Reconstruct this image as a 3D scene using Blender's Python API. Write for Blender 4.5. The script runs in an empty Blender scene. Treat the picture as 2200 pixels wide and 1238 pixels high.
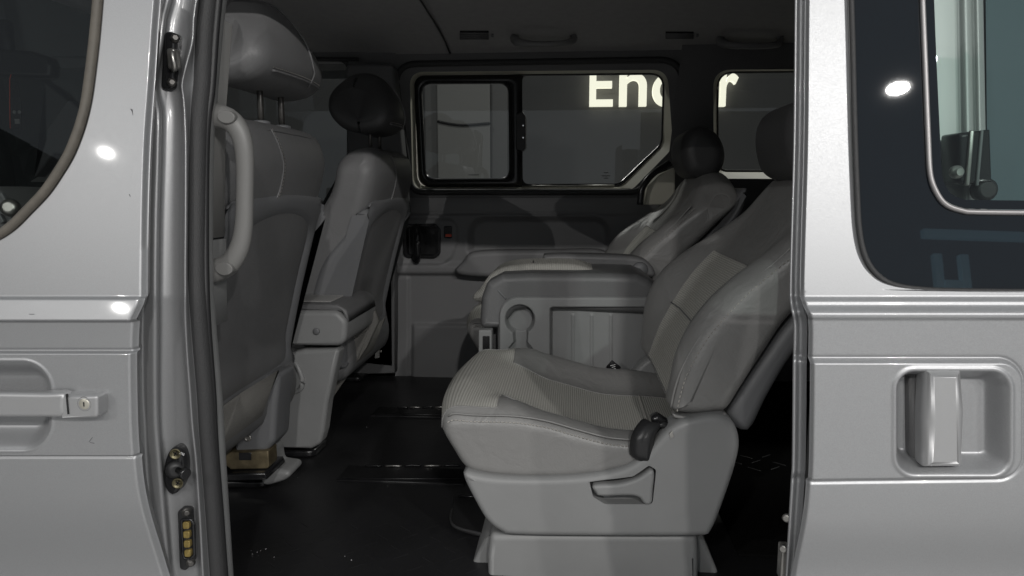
import bpy, bmesh, math, random
from mathutils.geometry import delaunay_2d_cdt
from mathutils import Vector, Matrix
R = math.radians
random.seed(7)
C = bpy.context.scene.collection
SC = bpy.context.scene

# ------------------------------------------------------------------ camera, world, lamps, exposure
FOC, CZ = 1530.0, 1.25
PIT, YAW = R(7.962), R(4.810)
cam = bpy.data.objects.new('camera', bpy.data.cameras.new('camera'))
C.objects.link(cam)
cam.location = (0, 0, CZ)
cam.rotation_euler = (R(90) - PIT, 0, YAW)
cam.data.sensor_width = 36
cam.data.lens = FOC / 2200 * 36
cam.data.clip_start = 0.05
cam.data.clip_end = 200
SC.camera = cam
wd = bpy.data.worlds.new('World'); SC.world = wd; wd.use_nodes = True
bg = wd.node_tree.nodes['Background']
bg.inputs[0].default_value = (0.92, 0.97, 1.0, 1)
bg.inputs[1].default_value = 0.25
SC.view_settings.view_transform = 'Standard'
SC.view_settings.look = 'None'
SC.view_settings.exposure = 0.40
SC.view_settings.gamma = 1.0

def lamp(name, loc, target, power, size, col=(1, .978, .95), spread=None):
    L = bpy.data.lights.new(name, 'AREA'); L.shape = 'DISK'; L.size = size; L.energy = power; L.color = col
    if spread: L.spread = R(spread)
    o = bpy.data.objects.new(name, L); C.objects.link(o)
    o.location = loc
    o.rotation_euler = (Vector(target) - Vector(loc)).to_track_quat('-Z', 'Y').to_euler()
    return o
# ceiling downlights of the showroom, behind the camera
for x, y, z, e in ((.95, -3.5, 3.67, 84), (2.53, -3.5, 3.67, 104), (3.95, -3.5, 3.67, 84), (-4.0, -3.5, 3.14, 60), (-1.3, -3.5, 3.67, 52)):
    lamp('ceiling_lamp', (x, y, z), (x * .93, y + .55, 0), e, .045 if x < -3 else .15)
# downlights on the far side of the van
lamp('ceiling_lamp', (-1.7, 4.9, 3.6), (0.1, 2.9, 1.3), 48, .3)
lamp('ceiling_lamp', (1.5, 4.9, 3.6), (0.1, 2.9, 1.3), 75, .3)

# ------------------------------------------------------------------ helpers
cw, sw, cp, sp = math.cos(YAW), math.sin(YAW), math.cos(PIT), math.sin(PIT)
FV = Vector((-sw * cp, cw * cp, -sp)); RV = Vector((cw, sw, 0)); UV_ = Vector((-sw * sp, cw * sp, cp))
def W(px, py, Y):
    d = FV * FOC + RV * (px - 1100) + UV_ * (619 - py)
    p = d * (Y / d.y); p.z += CZ
    return p
def WZ(px, py, z):
    d = FV * FOC + RV * (px - 1100) + UV_ * (619 - py)
    p = d * ((z - CZ) / d.z); p.z += CZ
    return p
def XZ(pts, Y):
    out = []
    for a, b in pts:
        p = W(a, b, Y); out.append((p.x, p.z))
    return out
def lerp(a, b, t): return a + (b - a) * t
def ss(a, b, x):
    if a == b: return 1.0 if x >= a else 0.0
    t = max(0., min(1., (x - a) / (b - a))); return t * t * (3 - 2 * t)
def interp(tab, y):
    if y <= tab[0][0]: return tab[0][1]
    for (a, va), (b, vb) in zip(tab, tab[1:]):
        if y <= b: return va + (vb - va) * (y - a) / (b - a)
    return tab[-1][1]
def sinterp(tab, y):
    n = len(tab)
    if y <= tab[0][0]: return tab[0][1]
    if y >= tab[-1][0]: return tab[-1][1]
    for i in range(n - 1):
        if y <= tab[i + 1][0]:
            x0, y0 = tab[i]; x1, y1 = tab[i + 1]
            def sl(j):
                if j <= 0: return (tab[1][1] - tab[0][1]) / (tab[1][0] - tab[0][0])
                if j >= n - 1: return (tab[-1][1] - tab[-2][1]) / (tab[-1][0] - tab[-2][0])
                return (tab[j + 1][1] - tab[j - 1][1]) / (tab[j + 1][0] - tab[j - 1][0])
            h = x1 - x0; t = (y - x0) / h; m0 = sl(i) * h; m1 = sl(i + 1) * h
            return (2*t**3-3*t*t+1)*y0 + (t**3-2*t*t+t)*m0 + (-2*t**3+3*t*t)*y1 + (t**3-t*t)*m1
def spline(pts, n, closed=False):
    """Catmull-Rom through pts, resampled to n points of even arc length"""
    P = [Vector(p) for p in pts]; m = len(P); d = []
    for i in range(m if closed else m - 1):
        g = lambda k: P[k % m] if closed else P[max(0, min(m - 1, k))]
        a, b, c, e = g(i - 1), g(i), g(i + 1), g(i + 2)
        for s in range(12):
            t = s / 12
            d.append(.5 * ((2 * b) + (c - a) * t + (2 * a - 5 * b + 4 * c - e) * t * t + (3 * b - a - 3 * c + e) * t ** 3))
    d.append(P[0].copy() if closed else P[-1].copy())
    L = [0]
    for a, b in zip(d, d[1:]): L.append(L[-1] + (b - a).length)
    out = []; j = 0; cnt = n if closed else n - 1
    for k in range(n):
        s = L[-1] * k / cnt
        while j < len(L) - 2 and L[j + 1] < s: j += 1
        q = 0 if L[j + 1] == L[j] else (s - L[j]) / (L[j + 1] - L[j])
        out.append(d[j].lerp(d[j + 1], q))
    return out
def roundpoly(pts, r, seg=8):
    """polygon with rounded corners; seg+1 points per corner; r number or list"""
    out = []; n = len(pts)
    for i in range(n):
        p = Vector(pts[i]); a = Vector(pts[i - 1]) - p; b = Vector(pts[(i + 1) % n]) - p
        rr = r[i] if isinstance(r, (list, tuple)) else r
        ua, ub = a.normalized(), b.normalized()
        ang = max(.05, ua.angle(ub)); t = min(rr / math.tan(ang / 2), a.length * .49, b.length * .49)
        s, e = p + ua * t, p + ub * t
        for k in range(seg + 1):
            u = k / seg
            out.append(tuple(s * (1 - u) ** 2 + p * 2 * u * (1 - u) + e * u * u))
    return out
def sd(px, py, x0, y0, x1, y1, r):
    cx, cy, hx, hy = (x0 + x1) / 2, (y0 + y1) / 2, (x1 - x0) / 2 - r, (y1 - y0) / 2 - r
    qx, qy = abs(px - cx) - hx, abs(py - cy) - hy
    return math.hypot(max(qx, 0), max(qy, 0)) + min(max(qx, qy), 0) - r
def meshobj(name, V, F, m, parent=None, smooth=True, flat_faces=(), uv=None, kind=None):
    me = bpy.data.meshes.new(name)
    me.from_pydata([tuple(v) for v in V], [], F)
    me.polygons.foreach_set('use_smooth', [smooth] * len(me.polygons))
    for i in flat_faces: me.polygons[i].use_smooth = False
    if uv:
        l = me.uv_layers.new(name='UVMap')
        for p in me.polygons:
            for li in p.loop_indices: l.data[li].uv = uv[me.loops[li].vertex_index]
    me.materials.append(m)
    o = bpy.data.objects.new(name, me); C.objects.link(o)
    if parent: o.parent = parent
    if kind: o['kind'] = kind
    return o
def merge(name, objs, kind=None):
    """join several just-built meshes of one part into one mesh"""
    V, F, sm = [], [], []
    for o in objs:
        b = len(V); V += [v.co.copy() for v in o.data.vertices]
        for p in o.data.polygons: F.append([b + i for i in p.vertices]); sm.append(p.use_smooth)
    m, par = objs[0].data.materials[0], objs[0].parent
    for o in objs: bpy.data.objects.remove(o)
    r = meshobj(name, V, F, m, par, kind=kind)
    r.data.polygons.foreach_set('use_smooth', sm)
    return r
def sheet(name, rows, m, parent=None, kind=None, flip=False):
    n = len(rows[0]); V = [p for r in rows for p in r]; F = []
    for i in range(len(rows) - 1):
        for j in range(n - 1):
            a = i * n + j; q = (a, a + 1, a + n + 1, a + n)
            F.append(q[::-1] if flip else q)
    return meshobj(name, V, F, m, parent, kind=kind)
def pxsheet(name, ys, left, right, ncol, Yb, dep, m, parent=None):
    """surface laid out on the plane(s) Y=Yb(py), relief dep(px,py) pushed along Y"""
    rows = []
    for py in ys:
        a, b = left(py), right(py); row = []
        for k in range(ncol + 1):
            px = a + (b - a) * k / ncol
            p = W(px, py, Yb(py) if callable(Yb) else Yb); p.y += dep(px, py); row.append(p)
        rows.append(row)
    return sheet(name, rows, m, parent)
def frange(a, b, st):
    n = max(1, int(round((b - a) / st))); return [a + (b - a) * i / n for i in range(n + 1)]
def norm2(P):
    n = len(P); A = sum(P[i][0] * P[(i + 1) % n][1] - P[(i + 1) % n][0] * P[i][1] for i in range(n)); s = 1 if A > 0 else -1
    N = []
    for i in range(n):
        t = Vector((P[(i + 1) % n][0] - P[i - 1][0], P[(i + 1) % n][1] - P[i - 1][1]))
        t = t.normalized() if t.length > 1e-9 else Vector((1, 0)); N.append(Vector((t.y * s, -t.x * s)))
    return N
def inset(P, N, d):
    """outline moved inwards by d; edges that would fold over are collapsed"""
    k = len(P); Q = [[P[i][0] - N[i].x * d, P[i][1] - N[i].y * d] for i in range(k)]
    if d <= 0: return Q
    for it in range(60):
        bad = False
        for i in range(k):
            j = (i + 1) % k
            ex, ez = Q[j][0] - Q[i][0], Q[j][1] - Q[i][1]
            if ex * (P[j][0] - P[i][0]) + ez * (P[j][1] - P[i][1]) < -1e-12:
                mx, mz = (Q[i][0] + Q[j][0]) / 2, (Q[i][1] + Q[j][1]) / 2
                Q[i] = [mx, mz]; Q[j] = [mx, mz]; bad = True
        if not bad: break
    return Q
def round_stations(y0, y1, r, n=5, mid=2):
    S = []
    for k in range(n + 1):
        a = math.pi / 2 * k / n; S.append((y0 + r * (1 - math.sin(a)), r * (1 - math.cos(a)))) if False else S.append((y0 + r * (1 - math.cos(a)), r * (1 - math.sin(a))))
    for k in range(1, mid): S.append((lerp(y0 + r, y1 - r, k / mid), 0))
    for k in range(n + 1):
        a = math.pi / 2 * (1 - k / n); S.append((y1 - r * (1 - math.cos(a)), r * (1 - math.sin(a))))
    return S
def slab(name, P, m, parent=None, y0=0, y1=1, r=.01, stations=None, disp=None, mask=None, mask_mat=None, mask_name=None, n=5, mid=2, shift=None):
    """closed XZ outline P swept along Y; edges rounded by r; disp(v, i, x, z, nx, nz) -> (dx, dy, dz)"""
    N = norm2(P); S = stations or round_stations(y0, y1, r, n, mid); k = len(P)
    ys0, ys1 = S[0][0], S[-1][0]; V = []; UVc = []
    al = [0]
    for i in range(k): al.append(al[-1] + math.hypot(P[(i + 1) % k][0] - P[i][0], P[(i + 1) % k][1] - P[i][1]))
    cache = {}
    for (y, ins) in S:
        v = (y - ys0) / (ys1 - ys0)
        if ins not in cache: cache[ins] = inset(P, N, ins)
        for i in range(k):
            (x, z), yy = cache[ins][i], y
            if disp:
                d = disp(v, i, x, z, N[i].x, N[i].y); x += d[0]; yy += d[1]; z += d[2]
            if shift: sx, sz = shift(v); x += sx; z += sz
            V.append(Vector((x, yy, z))); UVc.append((al[i], y))
    F, G = [], []
    for s in range(len(S) - 1):
        for i in range(k):
            q = (s * k + i, s * k + (i + 1) % k, (s + 1) * k + (i + 1) % k, (s + 1) * k + i)
            if mask and mask(((S[s][0] + S[s + 1][0]) / 2 - ys0) / (ys1 - ys0), i, *V[q[0]]): G.append(q)
            else: F.append(q)
    nf = len(F)
    capstart = []
    for b0, rev in ((0, True), ((len(S) - 1) * k, False)):
        capstart.append(len(F)); ids = []
        for i in range(k):
            if not ids or (V[b0 + i] - V[ids[-1]]).length > 1e-5: ids.append(b0 + i)
        if len(ids) > 3 and (V[ids[0]] - V[ids[-1]]).length < 1e-5: ids.pop()
        c2 = [Vector((V[q].x, V[q].z)) for q in ids]
        try:
            r_ = delaunay_2d_cdt(c2, [], [list(range(len(c2)))], 1, 1e-7)
            ok = all(len(a_) for a_ in r_[3]) and len(r_[0]) <= len(c2)
            tri = [tuple(ids[r_[3][w_][0]] for w_ in f) for f in r_[2]] if ok else [tuple(ids)]
        except Exception: tri = [tuple(ids)]
        for f in tri: F.append(f[::-1] if rev else f)
    o = meshobj(name, V, F, m, parent, flat_faces=range(nf, len(F)), uv=UVc)
    fixn(o)
    for p in list(o.data.polygons)[nf:]:          # end faces all look the same way
        if (p.normal.y > 0) != (p.index >= capstart[1]): p.flip()
    o.data.update()
    if G:
        used = sorted({i for q in G for i in q}); mp = {u: j for j, u in enumerate(used)}
        g = meshobj(mask_name, [V[u] for u in used], [tuple(mp[i] for i in q) for q in G], mask_mat, o, uv=[UVc[u] for u in used])
        return o, g
    return o
def fixn(o):
    bm = bmesh.new(); bm.from_mesh(o.data); bmesh.ops.recalc_face_normals(bm, faces=bm.faces); bm.to_mesh(o.data); bm.free()
def ring(name, A, B, m, parent=None, mid=None):
    """band between two closed curves of 3D points with equal counts (optional middle curves)"""
    L = [A] + (mid or []) + [B]; n = len(A); V = [Vector(p) for c in L for p in c]; F = []
    for s in range(len(L) - 1):
        for i in range(n): F.append((s * n + i, s * n + (i + 1) % n, (s + 1) * n + (i + 1) % n, (s + 1) * n + i))
    return meshobj(name, V, F, m, parent)
def plate(name, pts3, m, parent=None):
    return meshobj(name, pts3, [tuple(range(len(pts3)))], m, parent, smooth=False)
def tube(name, path, r, m, parent=None, seg=10, closed=False, flat=1.0, up=(0, 0, 1), nres=None, cap=True):
    P = [Vector(p) for p in path]
    if nres: P = spline(P, nres, closed)
    n = len(P); V = []; F = []; u0 = Vector(up)
    for i in range(n):
        t = (P[(i + 1) % n] - P[i - 1]) if closed else (P[min(n - 1, i + 1)] - P[max(0, i - 1)])
        t.normalize(); s = t.cross(u0)
        if s.length < 1e-4: s = t.cross(Vector((1, 0.1, 0)))
        s.normalize(); u = s.cross(t)
        rr = r[i * (len(r) - 1) // max(1, n - 1)] if isinstance(r, (list, tuple)) else r
        for k in range(seg):
            a = 2 * math.pi * k / seg; V.append(P[i] + s * math.cos(a) * rr + u * math.sin(a) * rr * flat)
    for i in range(n if closed else n - 1):
        for k in range(seg):
            F.append((i * seg + k, i * seg + (k + 1) % seg, ((i + 1) % n) * seg + (k + 1) % seg, ((i + 1) % n) * seg + k))
    ff = []
    if not closed and cap:
        ff = [len(F), len(F) + 1]; F.append(tuple(range(seg))[::-1]); F.append(tuple((n - 1) * seg + k for k in range(seg)))
    o = meshobj(name, V, F, m, parent, flat_faces=ff); fixn(o); return o
def rbox(name, c, size, r, m, parent=None, rot=None, seg=3):
    bm = bmesh.new(); bmesh.ops.create_cube(bm, size=1)
    for v in bm.verts: v.co = Vector((v.co.x * size[0], v.co.y * size[1], v.co.z * size[2]))
    if r > 0: bmesh.ops.bevel(bm, geom=list(bm.edges), offset=r, segments=seg, profile=.5, affect='EDGES')
    if rot: bm.transform(rot if isinstance(rot, Matrix) else Matrix.Rotation(rot, 4, 'Y'))
    bm.transform(Matrix.Translation(Vector(c)))
    me = bpy.data.meshes.new(name); bm.to_mesh(me); bm.free()
    me.polygons.foreach_set('use_smooth', [r > 0] * len(me.polygons)); me.materials.append(m)
    o = bpy.data.objects.new(name, me); C.objects.link(o); o.parent = parent; return o
def disc(name, c, axis, rads, m, parent=None, seg=24, squash=1.0):
    """turned piece: rads = [(offset along axis, radius)...]"""
    ax = Vector(axis).normalized(); s = ax.cross(Vector((0, 0, 1)))
    if s.length < 1e-3: s = Vector((1, 0, 0))
    s.normalize(); u = s.cross(ax); V = []; F = []
    for (h, r) in rads:
        for k in range(seg):
            a = 2 * math.pi * k / seg; V.append(Vector(c) + ax * h + s * math.cos(a) * r * squash + u * math.sin(a) * r)
    for i in range(len(rads) - 1):
        for k in range(seg): F.append((i * seg + k, i * seg + (k + 1) % seg, (i + 1) * seg + (k + 1) % seg, (i + 1) * seg + k))
    n = len(F); F.append(tuple(range(seg))[::-1]); F.append(tuple((len(rads) - 1) * seg + k for k in range(seg)))
    o = meshobj(name, V, F, m, parent, flat_faces=(n, n + 1)); fixn(o); return o
def stitches(name, path, m, parent, pitch=.0075, ln=.0045, w=.0011, off=(0, 0, 0), up=(0, -1, 0)):
    P = [Vector(p) + Vector(off) for p in path]; L = sum((b - a).length for a, b in zip(P, P[1:])); n = max(3, int(L / pitch) * 2)
    Q = spline(P, n + 1); V = []; F = []; u0 = Vector(up)
    for i in range(0, n, 2):
        a, b = Q[i], Q[i + 1]; d = (b - a).normalized(); c = (a + b) / 2; s = d.cross(u0).normalized(); u = s.cross(d)
        base = len(V)
        for e in (-1, 1):
            for k in range(4):
                g = math.pi / 4 + k * math.pi / 2; V.append(c + d * e * ln / 2 + s * math.cos(g) * w + u * math.sin(g) * w)
        F += [(base + k, base + (k + 1) % 4, base + 4 + (k + 1) % 4, base + 4 + k) for k in range(4)] + [(base, base + 1, base + 2, base + 3), (base + 4, base + 5, base + 6, base + 7)]
    return meshobj(name, V, F, m, parent, kind='stuff')
def boolean(o, cutter):
    md = o.modifiers.new('cut', 'BOOLEAN'); md.object = cutter; md.operation = 'DIFFERENCE'; md.solver = 'EXACT'
    dg = bpy.context.evaluated_depsgraph_get(); dg.update()
    me = bpy.data.meshes.new_from_object(o.evaluated_get(dg)); o.modifiers.clear(); o.data = me
    bm = bmesh.new(); bm.from_mesh(me); bmesh.ops.remove_doubles(bm, verts=bm.verts, dist=2e-5)
    bmesh.ops.triangulate(bm, faces=[f for f in bm.faces if len(f.verts) > 4], ngon_method='EAR_CLIP')
    bm.to_mesh(me); bm.free()
    bpy.data.objects.remove(cutter)
def thing(name, label, cat, loc=(0, 0, 0), group=None):
    o = bpy.data.objects.new(name, None); C.objects.link(o); o['label'] = label; o['category'] = cat
    o.empty_display_size = .1
    if group: o['group'] = group
    return o

def piping(g, r, m):
    """cord sewn round the open edge of an insert"""
    cnt = {}
    for p in g.data.polygons:
        for e in p.edge_keys: cnt[e] = cnt.get(e, 0) + 1
    nb = {}
    for (a, b), c in cnt.items():
        if c == 1: nb.setdefault(a, []).append(b); nb.setdefault(b, []).append(a)
    objs = []
    while nb:
        st = next(iter(nb)); loop = [st]; prev, cur = None, st
        while True:
            nx = [q for q in nb[cur] if q != prev]
            if not nx or nx[0] == st: break
            prev, cur = cur, nx[0]; loop.append(cur)
            if len(loop) > 5000: break
        for q in loop: nb.pop(q, None)
        if len(loop) > 12: objs.append(tube('piping', [g.data.vertices[q].co.copy() for q in loop], r, m, g.parent, 6, closed=True, nres=220))
    return merge('piping', objs) if len(objs) > 1 else objs[0]
# ------------------------------------------------------------------ materials
def mat(name, col, rough=.5, metal=0, coat=0, bump=None, spec=.5, var=0, vscale=8, emit=None, aniso=None, coat_rough=.04):
    m = bpy.data.materials.new(name); m.use_nodes = True; t = m.node_tree; b = t.nodes['Principled BSDF']
    b.inputs['Base Color'].default_value = (*col, 1); b.inputs['Roughness'].default_value = rough
    b.inputs['Metallic'].default_value = metal; b.inputs['Coat Weight'].default_value = coat; b.inputs['Coat Roughness'].default_value = coat_rough
    b.inputs['Specular IOR Level'].default_value = spec
    tc = t.nodes.new('ShaderNodeTexCoord')
    if emit: b.inputs['Emission Color'].default_value = (*emit[0], 1); b.inputs['Emission Strength'].default_value = emit[1]
    if var:
        nz = t.nodes.new('ShaderNodeTexNoise'); nz.inputs['Scale'].default_value = vscale; nz.inputs['Detail'].default_value = 5
        t.links.new(tc.outputs['Object'], nz.inputs['Vector'])
        mr = t.nodes.new('ShaderNodeMapRange'); mr.inputs[1].default_value = .3; mr.inputs[2].default_value = .7; mr.inputs[3].default_value = 1 - var; mr.inputs[4].default_value = 1 + var
        t.links.new(nz.outputs['Fac'], mr.inputs[0])
        hs = t.nodes.new('ShaderNodeHueSaturation'); hs.inputs['Color'].default_value = (*col, 1); t.links.new(mr.outputs[0], hs.inputs['Value'])
        t.links.new(hs.outputs[0], b.inputs['Base Color'])
        m2 = t.nodes.new('ShaderNodeMapRange'); m2.inputs[1].default_value = .3; m2.inputs[2].default_value = .7; m2.inputs[3].default_value = max(.02, rough - .06); m2.inputs[4].default_value = rough + .06
        t.links.new(nz.outputs['Fac'], m2.inputs[0]); t.links.new(m2.outputs[0], b.inputs['Roughness'])
    if bump:
        kind, sc, st, dist = bump[:4]
        if kind == 'voronoi':
            tx = t.nodes.new('ShaderNodeTexVoronoi'); tx.feature = 'SMOOTH_F1'; out = tx.outputs['Distance']
        else:
            tx = t.nodes.new('ShaderNodeTexNoise'); tx.inputs['Detail'].default_value = 3; out = tx.outputs['Fac']
        tx.inputs['Scale'].default_value = sc
        t.links.new(tc.outputs['Object'], tx.inputs['Vector'])
        bp = t.nodes.new('ShaderNodeBump'); bp.inputs['Strength'].default_value = st; bp.inputs['Distance'].default_value = dist
        if len(bump) > 4:
            n2 = t.nodes.new('ShaderNodeTexNoise'); n2.inputs['Scale'].default_value = bump[4]; n2.inputs['Detail'].default_value = 3; n2.inputs['Distortion'].default_value = 1.2
            t.links.new(tc.outputs['Object'], n2.inputs['Vector'])
            b2 = t.nodes.new('ShaderNodeBump'); b2.inputs['Strength'].default_value = bump[5]; b2.inputs['Distance'].default_value = bump[6]
            t.links.new(n2.outputs['Fac'], b2.inputs['Height']); t.links.new(b2.outputs[0], bp.inputs['Normal'])
        t.links.new(out, bp.inputs['Height']); t.links.new(bp.outputs[0], b.inputs['Normal'])
    return m
def fabric(name, c0, c1, pitch):
    m = mat(name, c0, .85, spec=.25); t = m.node_tree; b = t.nodes['Principled BSDF']
    uv = t.nodes.new('ShaderNodeUVMap'); sep = t.nodes.new('ShaderNodeSeparateXYZ'); t.links.new(uv.outputs[0], sep.inputs[0])
    mu = t.nodes.new('ShaderNodeMath'); mu.operation = 'MULTIPLY'; mu.inputs[1].default_value = 2 * math.pi / pitch; t.links.new(sep.outputs[0], mu.inputs[0])
    si = t.nodes.new('ShaderNodeMath'); si.operation = 'SINE'; t.links.new(mu.outputs[0], si.inputs[0])
    mr = t.nodes.new('ShaderNodeMapRange'); mr.inputs[1].default_value = -1; mr.inputs[2].default_value = .6; t.links.new(si.outputs[0], mr.inputs[0])
    nz = t.nodes.new('ShaderNodeTexNoise'); nz.inputs['Scale'].default_value = 900; tc = t.nodes.new('ShaderNodeTexCoord'); t.links.new(tc.outputs['Object'], nz.inputs['Vector'])
    ad = t.nodes.new('ShaderNodeMath'); ad.operation = 'MULTIPLY_ADD'; ad.inputs[1].default_value = .35; t.links.new(nz.outputs['Fac'], ad.inputs[0]); t.links.new(mr.outputs[0], ad.inputs[2])
    mx = t.nodes.new('ShaderNodeMix'); mx.data_type = 'RGBA'; mx.inputs[6].default_value = (*c1, 1); mx.inputs[7].default_value = (*c0, 1); t.links.new(mr.outputs[0], mx.inputs[0])
    t.links.new(mx.outputs[2], b.inputs['Base Color'])
    bp = t.nodes.new('ShaderNodeBump'); bp.inputs['Strength'].default_value = .7; bp.inputs['Distance'].default_value = .0012
    t.links.new(ad.outputs[0], bp.inputs['Height']); t.links.new(bp.outputs[0], b.inputs['Normal'])
    return m
def glass(name, tint, refl=.08, rough=0.0):
    m = bpy.data.materials.new(name); m.use_nodes = True; t = m.node_tree; t.nodes.clear()
    out = t.nodes.new('ShaderNodeOutputMaterial'); mix = t.nodes.new('ShaderNodeMixShader'); tr = t.nodes.new('ShaderNodeBsdfTransparent'); gl = t.nodes.new('ShaderNodeBsdfGlossy')
    tr.inputs[0].default_value = (*tint, 1); gl.inputs['Roughness'].default_value = rough; gl.inputs[0].default_value = (.9, .95, 1, 1)
    fr = t.nodes.new('ShaderNodeFresnel'); ge = t.nodes.new('ShaderNodeNewGeometry'); mr = t.nodes.new('ShaderNodeMapRange')
    mr.inputs[3].default_value = 1.5; mr.inputs[4].default_value = 1 / 1.5; t.links.new(ge.outputs['Backfacing'], mr.inputs[0]); t.links.new(mr.outputs[0], fr.inputs[0])
    t.links.new(fr.outputs[0], mix.inputs[0]); t.links.new(tr.outputs[0], mix.inputs[1]); t.links.new(gl.outputs[0], mix.inputs[2]); t.links.new(mix.outputs[0], out.inputs[0])
    return m
def paint(name, col):
    m = mat(name, col, .46, metal=.68, coat=.25, coat_rough=.035, var=.07, vscale=700, bump=('noise', 600, .05, .001))
    return m
M = dict(
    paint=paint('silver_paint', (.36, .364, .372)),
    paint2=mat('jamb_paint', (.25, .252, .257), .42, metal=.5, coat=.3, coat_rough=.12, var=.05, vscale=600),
    satin=mat('satin_silver', (.40, .402, .407), .48, metal=.65, var=.03, vscale=900),
    plastic=mat('grey_plastic', (.215, .217, .217), .48, bump=('noise', 900, .3, .0007, 9, .08, .01), var=.05, vscale=7),
    shell=mat('slate_plastic', (.125, .127, .132), .5, bump=('noise', 800, .25, .0006), var=.03, vscale=5),
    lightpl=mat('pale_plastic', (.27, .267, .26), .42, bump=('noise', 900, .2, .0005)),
    leather=mat('grey_leather', (.188, .186, .182), .42, bump=('voronoi', 420, .35, .0007, 16, .25, .012), var=.05, vscale=6),
    leather3=mat('shade_darkened_leather', (.05, .05, .051), .5, bump=('voronoi', 420, .35, .0007)),  # headrest leather darkened to stand in for the cabin shade
    leather2=mat('dark_grey_leather', (.125, .125, .127), .5, bump=('voronoi', 420, .35, .0007, 16, .12, .010), var=.05, vscale=6),
    felt=mat('felt', (.17, .165, .155), .95, bump=('noise', 700, .8, .002), spec=.1, var=.12, vscale=300),
    fabric=fabric('ribbed_fabric', (.40, .393, .365), (.31, .305, .28), .0052),
    thread=mat('thread', (.42, .40, .37), .7),
    rubber=mat('black_rubber', (.016, .016, .017), .5, bump=('noise', 400, .2, .001)),
    seal=mat('seal_rubber', (.03, .03, .031), .6, bump=('noise', 500, .5, .002)),
    mat_=mat('floor_vinyl', (.012, .012, .013), .42, bump=('noise', 60, .12, .004), var=.15, vscale=4),
    trim=mat('door_trim', (.175, .175, .178), .55, bump=('noise', 700, .3, .0007), var=.03, vscale=4),
    darktrim=mat('dark_trim', (.11, .11, .112), .55, bump=('noise', 700, .3, .0007)),
    black=mat('gloss_black', (.012, .012, .013), .25),
    beige=mat('beige_trim', (.58, .56, .47), .6, bump=('noise', 600, .2, .0005)),
    head=mat('headliner_cloth', (.34, .335, .335), .95, bump=('noise', 500, .4, .001), spec=.1, var=.05, vscale=40),
    chrome=mat('chrome', (.75, .75, .76), .15, metal=1),
    steel=mat('steel', (.38, .37, .35), .35, metal=.9, var=.15, vscale=60),
    brass=mat('yellow_zinc', (.19, .155, .095), .45, metal=.7, var=.4, vscale=45),
    zinc=mat('dark_zinc', (.13, .115, .07), .4, metal=.8, var=.3, vscale=150),
    dsteel=mat('dark_steel', (.12, .115, .11), .42, metal=.85, var=.2, vscale=80),
    gold=mat('contact_gold', (.27, .20, .065), .5, metal=.5, var=.2, vscale=200),
    red=mat('red_plastic', (.65, .06, .02), .4),
    white=mat('white_print', (.75, .75, .75), .6),
    glass=glass('tinted_glass', (.30, .31, .30)),
    clear=glass('door_glass', (.62, .66, .64)),
    green=glass('green_glass', (.70, .80, .77)),
    ceramic=mat('black_ceramic_glass', (.004, .0065, .010), .015, spec=.6),
    floor=mat('showroom_floor', (.36, .36, .36), .35, var=.06, vscale=3),
    wall=mat('showroom_wall', (.125, .125, .125), .8, var=.04, vscale=2),
    board=mat('pale_board', (.21, .21, .205), .6),
    letter=mat('lit_letter', (.8, .8, .72), .5, emit=((1, .96, .80), 2.1)),
)

# ------------------------------------------------------------------ showroom setting
FZ = CZ - .772                                  # van floor height
def quad(name, a, b, c, d, m, parent=None): return meshobj(name, [a, b, c, d], [(0, 1, 2, 3)], m, parent, smooth=False)
gf = quad('floor', (-30, -25, 0), (30, -25, 0), (30, 30, 0), (-30, 30, 0), M['floor']); gf['kind'] = 'structure'
WY = 7.1
wl = rbox('wall', (0, WY + .1, 2.6), (24, .2, 5.2), 0, M['wall']); wl['kind'] = 'structure'
sw_ = rbox('wall', (-9, 0, 2.6), (.2, 34, 5.2), 0, M['wall']); sw_['kind'] = 'structure'
sign = thing('wall_sign', 'lit white lettering on the grey wall seen through the far windows', 'sign')
def letter(ch, x0, x1, ytop, ybase):
    cu = bpy.data.curves.new('letter', 'FONT'); cu.body = ch; cu.size = 1; cu.offset = .010; cu.extrude = .04
    t = bpy.data.objects.new('letter', cu); C.objects.link(t); dg = bpy.context.evaluated_depsgraph_get(); dg.update()
    me = bpy.data.meshes.new_from_object(t.evaluated_get(dg)); bpy.data.objects.remove(t)
    xs = [v.co.x for v in me.vertices]; ys = [v.co.y for v in me.vertices]
    a, b = W(x0, ybase, WY - .06), W(x1, ytop, WY - .06)
    for v in me.vertices:
        u = (v.co.x - min(xs)) / (max(xs) - min(xs)); w = (v.co.y - min(ys)) / (max(ys) - min(ys))
        v.co = (lerp(a.x, b.x, u), WY - .05 - v.co.z, lerp(a.z, b.z, w))
    me.materials.clear(); me.materials.append(M['letter'])
    o = bpy.data.objects.new('letter', me); C.objects.link(o); o.parent = sign
for ch, x0, x1, yt, yb in (('E', 1266, 1318, 136, 229), ('n', 1330, 1390, 159, 229), ('c', 1401, 1455, 159, 230), ('a', 1466, 1524, 159, 230), ('r', 1546, 1586, 159, 229)):
    letter(ch, x0, x1, yt, yb)
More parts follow.
